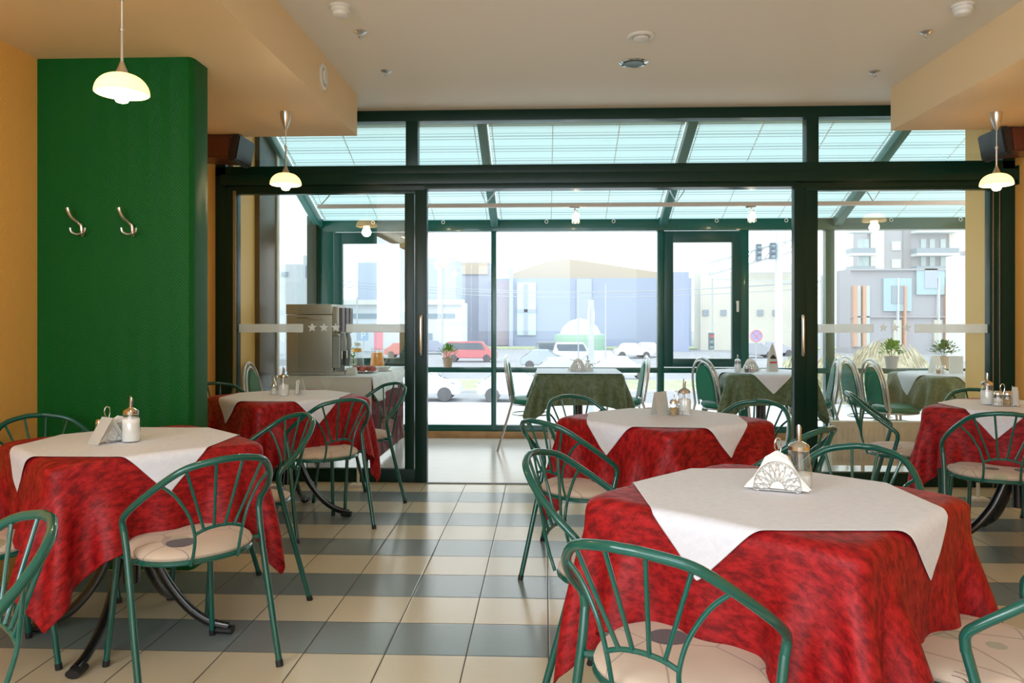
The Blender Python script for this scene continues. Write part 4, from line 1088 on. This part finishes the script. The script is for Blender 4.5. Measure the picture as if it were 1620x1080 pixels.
for k in range(5): bxo('towel', (-.045+.003*k, .045-.002*k, -.05, .05, .012*k, .012*k+.011), 'napkin', e, .004)
e = empty('herb_basket', (-1.80, 7.18, .7555)); tag(e, 'white wire basket with green herbs behind the coffee machine', 'basket')
bm = bmesh.new()
for z in (.005, .06, .115): tube(bm, [(.06*math.cos(t), .06*math.sin(t), z) for t in [2*PI*j/20 for j in range(20)]], .003, 6, closed=True)
for k in range(14): a = 2*PI*k/14; tube(bm, [(.06*math.cos(a), .06*math.sin(a), .0), (.06*math.cos(a), .06*math.sin(a), .115)], .0022, 5)
finish('wire_basket', bm, 'white_plastic', e)
rg = random.Random(5); bm = bmesh.new()
for k in range(120):
    a = rg.uniform(0, 2*PI); r = rg.uniform(0, .06); z = rg.uniform(.05, .20); p = Vector((r*math.cos(a), r*math.sin(a), z)); d = Vector((rg.uniform(-1, 1), rg.uniform(-1, 1), rg.uniform(0, 1))).normalized()*.03; t = d.cross(Vector((rg.random(), rg.random(), rg.random()))).normalized()*.009
    bm.faces.new([bm.verts.new(v) for v in (p, p+d/2+t, p+d, p+d/2-t)])
finish('herbs', bm, 'leaf', e, smooth=False)

# ================================================================ OUTSIDE
GZ = -2.42
m_asph = mat('asphalt', (.42, .43, .45), .8, var=.08, vscale=.5)
m_pave = mat('pale_paving', (.74, .75, .76), .8, var=.06, vscale=.8)
m_grass = mat('verge_grass', (.50, .55, .34), .9, var=.2, vscale=2)
m_kerb = mat('kerb_stone', (.7, .7, .68), .8)
struct(bxo('ground', (-130, 150, 33.3, 250, GZ-.4, GZ), m_asph))
struct(bxo('ground_terrace', (-60, 90, 8.4, 33.3, GZ-.5, GZ), m_pave))
for k, (y0, y1, m, h) in enumerate(((33.2, 33.5, m_kerb, .1), (39.2, 39.5, m_kerb, .12), (39.5, 46.5, m_grass, .06), (46.5, 46.8, m_kerb, .1), (96, 104, m_grass, .1))):
    struct(bxo('ground_strip', (-100, 120, y0, y1, GZ, GZ+h), m)).name = 'ground_strip_%d' % k
def building(name, x0, x1, ytop, Y, depth, m, label, cat='building', ybase=None):
    a = at(x0, ytop, Y); b = at(x1, ytop, Y)
    e = empty(name, (a.x, Y, GZ)); tag(e, label, cat)
    bxo('wall', (0, b.x-a.x, 0, depth, 0, a.z-GZ), m, e)
    return e, a
def panel(e, px0, px1, py0, py1, Y, m, name='window', t=.15, off=.05):
    a = at(px0, py1, Y); b = at(px1, py0, Y); l = e.location
    return bxo(name, (a.x-l.x, b.x-l.x, Y-l.y-off-t, Y-l.y-off+.01, a.z-l.z, b.z-l.z), m, e)
m_blue = mat('violet_cladding', (.45, .51, .68), .7, var=.06, vscale=.1); m_blue2 = mat('violet_cladding_light', (.55, .61, .75), .7)  # building colours kept light, with the outdoor haze mixed into them
m_win = mat('pale_glazing', (.66, .78, .80), .2); m_wall = mat('white_render', (.82, .86, .90), .8); m_roofy = mat('straw_roof', (.66, .57, .45), .8)
m_dwin = mat('dark_glazing', (.38, .45, .52), .3); m_beige = mat('beige_render', (.80, .78, .68), .8, var=.05, vscale=.3)
m_grey = mat('grey_cladding', (.50, .50, .55), .7); m_cyan = mat('cyan_panel', (.50, .68, .74), .6); m_orange = mat('orange_fin', (.75, .45, .33), .6); m_apart = mat('apartment_grey', (.54, .54, .58), .8); m_cream = mat('cream_render', (.88, .86, .80), .8)
e, a = building('shopping_hall', 772, 1094, 440, 106, 8, m_blue, 'long violet-blue windowless hall across the car park')
panel(e, 818, 848, 447, 530, 106, m_win, 'glazed_entrance', .3); panel(e, 829, 835, 450, 530, 106, m_blue, 'mullion', .5); panel(e, 818, 848, 489, 494, 106, m_blue, 'mullion', .5)
panel(e, 912, 936, 441, 546, 106, m_blue2, 'cladding_band', .2); panel(e, 776, 806, 444, 546, 106, mat('mauve_cladding', (.52, .46, .52), .7), 'cladding_band', .2)
panel(e, 806, 812, 425, 548, 106, m_blue2, 'pylon', 1.0)
e, a = building('domed_roof', 808, 1060, 434, 122, 20, m_roofy, 'low curved straw-coloured roof rising behind the violet hall', 'roof')
bm = bmesh.new(); a0 = at(808, 434, 122); b0 = at(1060, 437, 122); top = at(860, 410, 122).z; n = 14; fr = []; bk = []
for k in range(n+1):
    t = k/n; x = a0.x+(b0.x-a0.x)*t; z = a0.z+(top-a0.z)*(math.sin(min(1, t*2.6)*PI/2) if t < .38 else (1-(t-.38)/.62))
    fr.append((x, z))
A = [bm.verts.new((x-a0.x, -.2, z-GZ)) for x, z in fr]; B = [bm.verts.new((x-a0.x, 19, z-GZ)) for x, z in fr]; lo = (bm.verts.new((fr[-1][0]-a0.x, -.2, 8)), bm.verts.new((0, -.2, 8)))
bm.faces.new(A+[lo[0], lo[1]])
for k in range(n): bm.faces.new((A[k], A[k+1], B[k+1], B[k]))
finish('curved_roof', bm, m_roofy, e)
e, a = building('violet_tower', 672, 721, 408, 98, 8, m_blue2, 'tall violet block left of the long hall')
e, a = building('industrial_hall', 726, 775, 415, 116, 8, mat('mixed_cladding', (.50, .52, .58), .7), 'grey hall with a pale roof band beside the violet block')
panel(e, 730, 772, 416, 434, 116, m_roofy, 'roof_band', .2)
e, a = building('white_annex', 540, 730, 478, 90, 7, m_wall, 'low white building with a dark window strip at the left of the car park')
panel(e, 540, 720, 496, 503, 90, m_dwin, 'window_strip', .1); panel(e, 536, 735, 474, 482, 90, m_cream, 'roof_edge', .8); panel(e, 678, 684, 527, 545, 90, m_dwin, 'door', .1)
e, a = building('blue_block', 566, 606, 415, 100, 10, m_blue2, 'pale blue cube-shaped block behind the low white building')
e, a = building('white_block', 480, 502, 404, 80, 8, m_wall, 'white block with one tall dark window seen past the coffee machine'); panel(e, 484, 494, 420, 440, 80, m_dwin, 'window')
e, a = building('terraced_houses', 398, 478, 418, 92, 8, m_wall, 'pale row of houses at far left behind the side window'); panel(e, 446, 456, 430, 437, 92, m_dwin); panel(e, 432, 440, 430, 437, 92, m_dwin)
e, a = building('hillside_wall', 396, 506, 446, 70, 3, mat('pale_wall', (.74, .80, .84), .8), 'long pale boundary wall at left behind the side window', 'wall')
e, a = building('beige_hall', 1108, 1252, 430, 94, 4, m_beige, 'long beige building behind the casement window')
for x in (1112, 1140, 1198, 1222): panel(e, x, x+9, 490, 499, 94, m_dwin)
panel(e, 1184, 1252, 418, 432, 93.5, m_wall, 'roof_edge', 1.0)
e, a = building('violet_annex', 1056, 1090, 430, 90, 5, m_blue, 'violet-blue end block seen in the left half of the casement window')
# apartments
e, a = building('apartment_tower', 1372, 1540, 300, 110, 5, m_apart, 'grey and cream apartment tower with balconies at upper right')
panel(e, 1376, 1397, 300, 440, 110, m_cream, 'render_strip', .3); panel(e, 1500, 1545, 300, 440, 110, m_cream, 'render_strip', .3)
for yy in (382, 410): 
    panel(e, 1410, 1424, yy, yy+14, 110, m_wall)
    for x in (1357, 1366, 1456, 1470, 1487): panel(e, x, x+8, yy-4, yy+20, 110, m_win)
    for x0, x1 in ((1338, 1376), (1440, 1506)):
        panel(e, x0, x1, yy+20, yy+24, 110, m_wall, 'balcony_slab', 2.0); panel(e, x0, x1, yy+12, yy+20, 110, m_dwin, 'balcony_rail', 1.9, .0)
panel(e, 1508, 1522, 380, 394, 110, m_dwin)
for yy in (366, 440):
    panel(e, 1338, 1376, yy, yy+4, 110, m_wall, 'balcony_slab', 2.0); panel(e, 1440, 1506, yy, yy+4, 110, m_wall, 'balcony_slab', 2.0)
panel(e, 1428, 1440, 300, 440, 110, mat('taupe_recess', (.44, .43, .46), .8), 'recess', .1)
e, a = building('office_block', 1345, 1512, 425, 86, 4, m_grey, 'grey-violet office block with pale blue square window surrounds')
panel(e, 1396, 1440, 440, 492, 86, m_cyan, 'blue_surround', .3); panel(e, 1408, 1428, 452, 480, 86, m_dwin, 'window', .4)
panel(e, 1448, 1492, 425, 466, 86, m_cyan, 'blue_surround', .3); panel(e, 1460, 1480, 425, 456, 86, m_blue2, 'window', .4); panel(e, 1494, 1512, 438, 492, 86, m_cyan, 'blue_surround', .3)
for x in (1348, 1362): panel(e, x, x+5, 452, 548, 86, m_orange, 'orange_fin', .6); panel(e, x+5, x+12, 452, 548, 86, m_win, 'window', .3)
for x in (1427, 1493): panel(e, x, x+3, 452, 548, 86, m_orange, 'orange_fin', .6)
for x in (1412, 1476):
    panel(e, x, x+12, 506, 546, 86, m_beige, 'window', .3); panel(e, x+5, x+7, 440, 546, 86, m_wall, 'glazing_bar', .5)
panel(e, 1345, 1512, 500, 502, 86, m_apart, 'string_course', .3); panel(e, 1345, 1512, 425, 428, 86, m_apart, 'parapet', .4)
e, a = building('corner_house', 1524, 1550, 402, 70, 3, m_cream, 'cream house corner beside the orange pillar')
panel(e, 1518, 1550, 398, 404, 69, m_grey, 'roof_edge', 1.5)

# cars
def make_car(name, px, py, Wp, col, label, van=False, face=1):
    """car side-on: px,py = centre of the wheels line, Wp its width in the survey picture"""
    k = (EYE-GZ)*FPX/(py-505); p = at(px, py, k); L = Wp*k/FPX; L = min(max(L, 3.6), 5.2)
    e = empty(name, (p.x, p.y, GZ), 0 if face > 0 else PI); tag(e, label, 'car', 'parked and passing cars outside')
    h = 1.75 if van else 1.42; w = 1.7
    if van: prof = [(-.5, .35), (-.5, .95), (-.47, 1.0), (-.42, h), (.22, h), (.33, 1.05), (.48, .92), (.5, .6), (.5, .3)]
    else: prof = [(-.5, .32), (-.5, .85), (-.40, .92), (-.27, h), (.08, h), (.22, .95), (.45, .82), (.5, .6), (.5, .3)]
    bm = bmesh.new(); A = [bm.verts.new((x*L, -w/2+(.12 if z > 1 else 0), z)) for x, z in prof]; B = [bm.verts.new((x*L, w/2-(.12 if z > 1 else 0), z)) for x, z in prof]
    bm.faces.new(A); bm.faces.new(B[::-1])
    for i in range(len(prof)): bm.faces.new((A[i], A[(i+1) % len(prof)], B[(i+1) % len(prof)], B[i]))
    bmesh.ops.bevel(bm, geom=list(bm.edges), offset=.06, segments=2, affect='EDGES')
    finish('body', bm, mat('paint_'+name, col, .3, coat=.5), e, ang=60)
    for s in (-1, 1):
        bm = bmesh.new(); q = [(-.38, 1.0), (-.28, h-.12), (.06, h-.12), (.17, 1.0)] if not van else [(-.42, 1.08), (-.39, h-.12), (.20, h-.12), (.28, 1.08)]
        V = [bm.verts.new((x*L, s*(w/2-.03 if z < 1.1 else w/2-.10), z)) for x, z in q]; bm.faces.new(V); bmesh.ops.solidify(bm, geom=list(bm.faces), thickness=.02*s); finish('side_window', bm, m_dwin, e)
    for x in (-.31, .31):
        for s in (-1, 1):
            bm = bmesh.new(); lathe(bm, [(0, -.1), (.31, -.1), (.33, 0), (.31, .1), (0, .1)], 18); bmesh.ops.rotate(bm, verts=bm.verts, matrix=Matrix.Rotation(PI/2, 3, 'X')); wl = finish('wheel', bm, mat('tyre', (.16, .16, .17), .7) if 'tyre' not in bpy.data.materials else bpy.data.materials['tyre'], e, (x*L, s*(w/2-.06), .33))
    return e
make_car('van', 745, 572, 84, (.72, .22, .24), 'red people carrier parked behind the potted plant', True)
make_car('car', 688, 560, 40, (.42, .46, .58), 'slate blue car just right of the left door handle')
make_car('car', 640, 566, 56, (.72, .25, .25), 'red car seen through the left glass door behind the orange juice')
make_car('car', 862, 583, 62, (.52, .60, .64), 'grey-green saloon parked right of the middle mullion')
make_car('car', 878, 572, 46, (.34, .40, .42), 'dark estate car parked behind the grey-green saloon', True)
make_car('van', 908, 575, 54, (.85, .86, .88), 'white van parked in front of the violet hall', True)
make_car('car', 960, 586, 70, (.80, .84, .88), 'white saloon parked behind the round sign post')
make_car('car', 1002, 566, 46, (.86, .87, .88), 'small white car in the rear parking row')
make_car('car', 1030, 564, 40, (.76, .77, .80), 'silver car at the right end of the rear parking row')
make_car('car', 820, 634, 120, (.80, .86, .92), 'pale blue car passing on the near road behind the left bistro chair')
make_car('car', 668, 633, 86, (.84, .86, .90), 'white car passing on the near road by the left door post')
make_car('car', 1195, 565, 32, (.42, .45, .50), 'dark car parked below the blue round sign')
make_car('car', 1226, 562, 30, (.50, .52, .58), 'grey car parked left of the white mast')
make_car('car', 893, 603, 84, (.70, .76, .82), 'light grey car parked behind the sunroom table seen through the opening')
make_car('car', 984, 600, 76, (.84, .86, .90), 'white car parked right of the napkin holder on the sunroom table')

# masts, signs, lights
m_mast = mat('galvanised_mast', (.66, .72, .80), .5); m_steel = mat('sign_post_grey', (.50, .54, .58), .5)
def mast(name, px, ptop, Y, r, label, cat, m=m_mast):
    a = at(px, ptop, Y); e = empty(name, (a.x, Y, GZ)); tag(e, label, cat)
    bm = bmesh.new(); tube(bm, [(0, 0, 0), (0, 0, a.z-GZ)], r, 14); finish('post', bm, m, e); return e, a
e, a = mast('traffic_mast', 1232, 330, 30, .14, 'thick white mast carrying the traffic light gantry behind the right door post', 'mast')
l = e.location
g0 = at(1184, 420, 30); g1 = at(1262, 396, 30)
bm = bmesh.new()
for dz in (0, .45): tube(bm, [(g0.x-l.x-1.5, 0, g0.z-GZ+dz-.35), (g1.x-l.x, 0, g1.z-GZ+dz)], .035, 6)
for k in range(8):
    t = k/8; x0 = (g0.x-l.x-1.5)*(1-t)+(g1.x-l.x)*t; z0 = (g0.z-GZ-.35)*(1-t)+(g1.z-GZ)*t; t2 = (k+1)/8; x1 = (g0.x-l.x-1.5)*(1-t2)+(g1.x-l.x)*t2; z1 = (g0.z-GZ-.35)*(1-t2)+(g1.z-GZ)*t2
    tube(bm, [(x0, 0, z0), (x1, 0, z1+.45)], .02, 5)
tube(bm, [(g0.x-l.x-1.2, 0, at(1184, 425, 30).z-GZ-.4), (g1.x-l.x+.4, 0, at(1184, 433, 30).z-GZ-.3)], .02, 5)
finish('gantry', bm, m_steel, e)
m_tl = mat('signal_housing', (.20, .27, .32), .5)
def signal(px, py0, py1, Y, label, red=False):
    a = at(px, py0, Y); b = at(px, py1, Y); h = a.z-b.z; e = empty('traffic_light', (a.x, Y, b.z)); tag(e, label, 'traffic light', 'traffic lights')
    bxo('housing', (-h*.16, h*.16, -.1, .1, 0, h), m_tl, e, .02)
    for k in range(3):
        bm = bmesh.new(); lathe(bm, [(0, 0), (h*.11, 0), (h*.11, .05), (0, .06)], 14); bmesh.ops.rotate(bm, verts=bm.verts, matrix=Matrix.Rotation(PI/2, 3, 'X'))
        finish('lens', bm, mat('red_lens', (.75, .2, .2), .3) if (red and k == 2) else m_dwin, e, (0, -.1, h*(.18+.32*k)))
        bm = bmesh.new(); v = [bm.verts.new(p) for p in ((-h*.13, -.1, h*(.30+.32*k)), (h*.13, -.1, h*(.30+.32*k)), (h*.13, -.34, h*(.26+.32*k)), (-h*.13, -.34, h*(.26+.32*k)))]; bm.faces.new(v); bmesh.ops.solidify(bm, geom=list(bm.faces), thickness=.015); finish('visor', bm, m_tl, e)
    return e
signal(1200, 386, 412, 29.9, 'traffic light hanging left on the gantry').location.y = 29.9; signal(1222, 384, 410, 29.9, 'traffic light hanging on the gantry next to the white mast')
e = signal(1125, 526, 553, 45, 'red traffic light at street level behind the casement window', True)
bm = bmesh.new(); tube(bm, [(0, .05, 0), (0, .05, GZ-e.location.z)], .05, 8); finish('post', bm, m_steel, e)
e, a = mast('sign_post', 935, 474, 20, .075, 'grey sign post with the edge of a round sign behind the table in the opening', 'sign post', m_steel)
bm = bmesh.new(); lathe(bm, [(0, 0), (.32, 0), (.32, .02), (0, .02)], 26); bmesh.ops.rotate(bm, verts=bm.verts, matrix=Matrix.Rotation(PI/2, 3, 'X')); bmesh.ops.rotate(bm, verts=bm.verts, matrix=Matrix.Rotation(math.radians(72), 3, 'Z')); finish('round_sign', bm, mat('sign_back', (.80, .80, .70), .5), e, (0, .1, a.z-GZ-.42))
e, a = mast('no_stopping_sign', 1196, 521, 50, .04, 'round blue no-stopping sign with a red cross below the gantry', 'sign', m_steel)
bm = bmesh.new(); lathe(bm, [(0, 0), (.40, 0), (.40, .03), (0, .03)], 24); bmesh.ops.rotate(bm, verts=bm.verts, matrix=Matrix.Rotation(PI/2, 3, 'X')); d = finish('disc', bm, mat('sign_blue', (.42, .44, .80), .5), e, (0, -.06, a.z-GZ-.4))
bm = bmesh.new(); tube(bm, [(.36*math.cos(t), 0, .36*math.sin(t)) for t in [2*PI*j/24 for j in range(24)]], .04, 6, closed=True)
for s in (-1, 1): tube(bm, [(-.25, 0, -.25*s), (.25, 0, .25*s)], .035, 6)
finish('red_cross', bm, mat('sign_red', (.78, .35, .40), .5), e, (0, -.10, a.z-GZ-.4))
for k, (px, pt, lab) in enumerate(((958, 450, 'thin grey street pole right of the round sign post'), (915, 455, 'thin dark street pole left of the round sign post'), (1127, 440, 'thin lamp pole behind the casement window'), (700, 425, 'lamp post with a pale lantern above the potted plant'), (565, 470, 'thin pole above the orange juice'))):
    e, a = mast('street_pole', px, pt, 48, .045, lab, 'pole', m_steel)
    if k == 3:
        bm = bmesh.new(); lathe(bm, [(0, 0), (.1, 0), (.5, .35), (.35, .55), (0, .7)], 16); finish('lantern', bm, mat('lantern', (.88, .88, .78), .5), e, (0, 0, a.z-GZ))
# parking sign
e, a = mast('parking_sign', 575, 522, 48, .04, 'small blue parking sign behind the coffee machine', 'sign', m_steel)
bxo('sign_plate', (-.32, .32, -.08, -.05, a.z-GZ-.65, a.z-GZ), mat('parking_blue', (.35, .48, .70), .5), e)
tx = bpy.data.curves.new('letter', 'FONT'); tx.body = 'P'; tx.size = .62; tx.extrude = .005; tx.align_x = 'CENTER'
tmp = bpy.data.objects.new('letter_curve', tx); C.objects.link(tmp); bpy.context.view_layer.update()
me = bpy.data.meshes.new_from_object(tmp.evaluated_get(bpy.context.evaluated_depsgraph_get())); bpy.data.objects.remove(tmp)
to = bpy.data.objects.new('letter', me); C.objects.link(to); to.parent = e; to.location = (0, -.09, a.z-GZ-.54); to.rotation_euler = (PI/2, 0, 0); me.materials.append(MT['white_plastic'])
e, a = mast('red_banner', 599, 523, 60, .04, 'narrow red banner standing in front of the low white building', 'banner', m_steel)
bxo('banner_cloth', (-.35, .35, -.06, -.03, a.z-GZ-1.5, a.z-GZ), mat('banner_red', (.80, .30, .38), .6), e)
# low hall with green and white canopy
e = empty('market_tent', (at(918, 548, 95).x, 95, GZ)); tag(e, 'green and white domed tent in front of the violet hall', 'tent')
bm = bmesh.new(); lathe(bm, [(2.5, 1.8), (2.1, 2.7), (1.2, 3.5), (0, 3.8)], 20); finish('canopy', bm, m_wall, e)
bm = bmesh.new(); lathe(bm, [(0, 0), (3.1, 0), (3.1, 1.8), (2.6, 1.9), (0, 1.9)], 20); finish('green_wall', bm, mat('tent_green', (.45, .68, .52), .7), e)
# overhead wires
bm = bmesh.new()
for y0, y1 in ((443, 446), (449, 444), (452, 455)):
    p, q = at(520, y0, 66), at(1300, y1, 66); n = 24
    tube(bm, [(p.x+(q.x-p.x)*i/n, 66, p.z+(q.z-p.z)*i/n-.9*math.sin(PI*i/n)) for i in range(n+1)], .03, 4)
o = finish('overhead_wires', bm, m_steel)
for px in (520, 1300):
    p = at(px, 443, 66); bm = bmesh.new(); tube(bm, [(p.x, 66, GZ), (p.x, 66, p.z+.4)], .10, 10); finish('post', bm, m_steel, o)
tag(o, 'thin overhead wires crossing in front of the violet hall', 'wires')
# weeping bush
def bush(px, py, Y, rx, rz, label, m, seed, n=2600, name='weeping_bush'):
    b = at(px, py, Y); e = empty(name, (b.x, Y, GZ)); tag(e, label, 'bush')
    rg = random.Random(seed); bm = bmesh.new(); hz = b.z-GZ
    for k in range(n):
        a = rg.uniform(0, 2*PI); el = math.asin(rg.uniform(0, 1)); r = rg.uniform(.78, 1.0)
        p = Vector((rx*r*math.cos(a)*math.cos(el), rx*.8*r*math.sin(a)*math.cos(el), (hz)*r*(.12+.88*math.sin(el))))
        d = Vector((math.cos(a)*.5, math.sin(a)*.5, -1)).normalized()*rg.uniform(.25, .6); t = d.cross(Vector((rg.uniform(-1, 1), rg.uniform(-1, 1), .2))).normalized()*.035
        bm.faces.new([bm.verts.new(v) for v in (p-d/2, p+t, p+d/2, p-t)])
    finish('foliage', bm, m, e, smooth=False)
    bm = bmesh.new(); lathe(bm, [(rx*.85*math.cos(t), hz*.9*math.sin(t)) for t in [j*PI/2/8 for j in range(9)]], 20); c = finish('inner_branches', bm, mat('straw_branches', (.50, .44, .30), .9, var=.3, vscale=6), e)
    bm = bmesh.new(); tube(bm, [(0, 0, 0), (0, 0, hz*.7)], .12, 8); finish('trunk', bm, 'wood', e)
bush(1402, 540, 34, 2.1, 2.2, 'large straw-yellow weeping bush behind the bistro chairs', mat('straw_leaves', (.62, .56, .40), .8, var=.25, vscale=2), 3)
bush(1262, 558, 36, 1.0, 1.3, 'small yellow-green bush beside the right door post', mat('yellow_leaves', (.60, .60, .42), .8, var=.3, vscale=2), 4, 900, 'garden_bush')
bush(1322, 562, 42, 1.6, 1.3, 'orange-tinted low bush left of the weeping bush', mat('orange_leaves', (.68, .58, .44), .8, var=.3, vscale=2), 5, 900, 'low_bush')
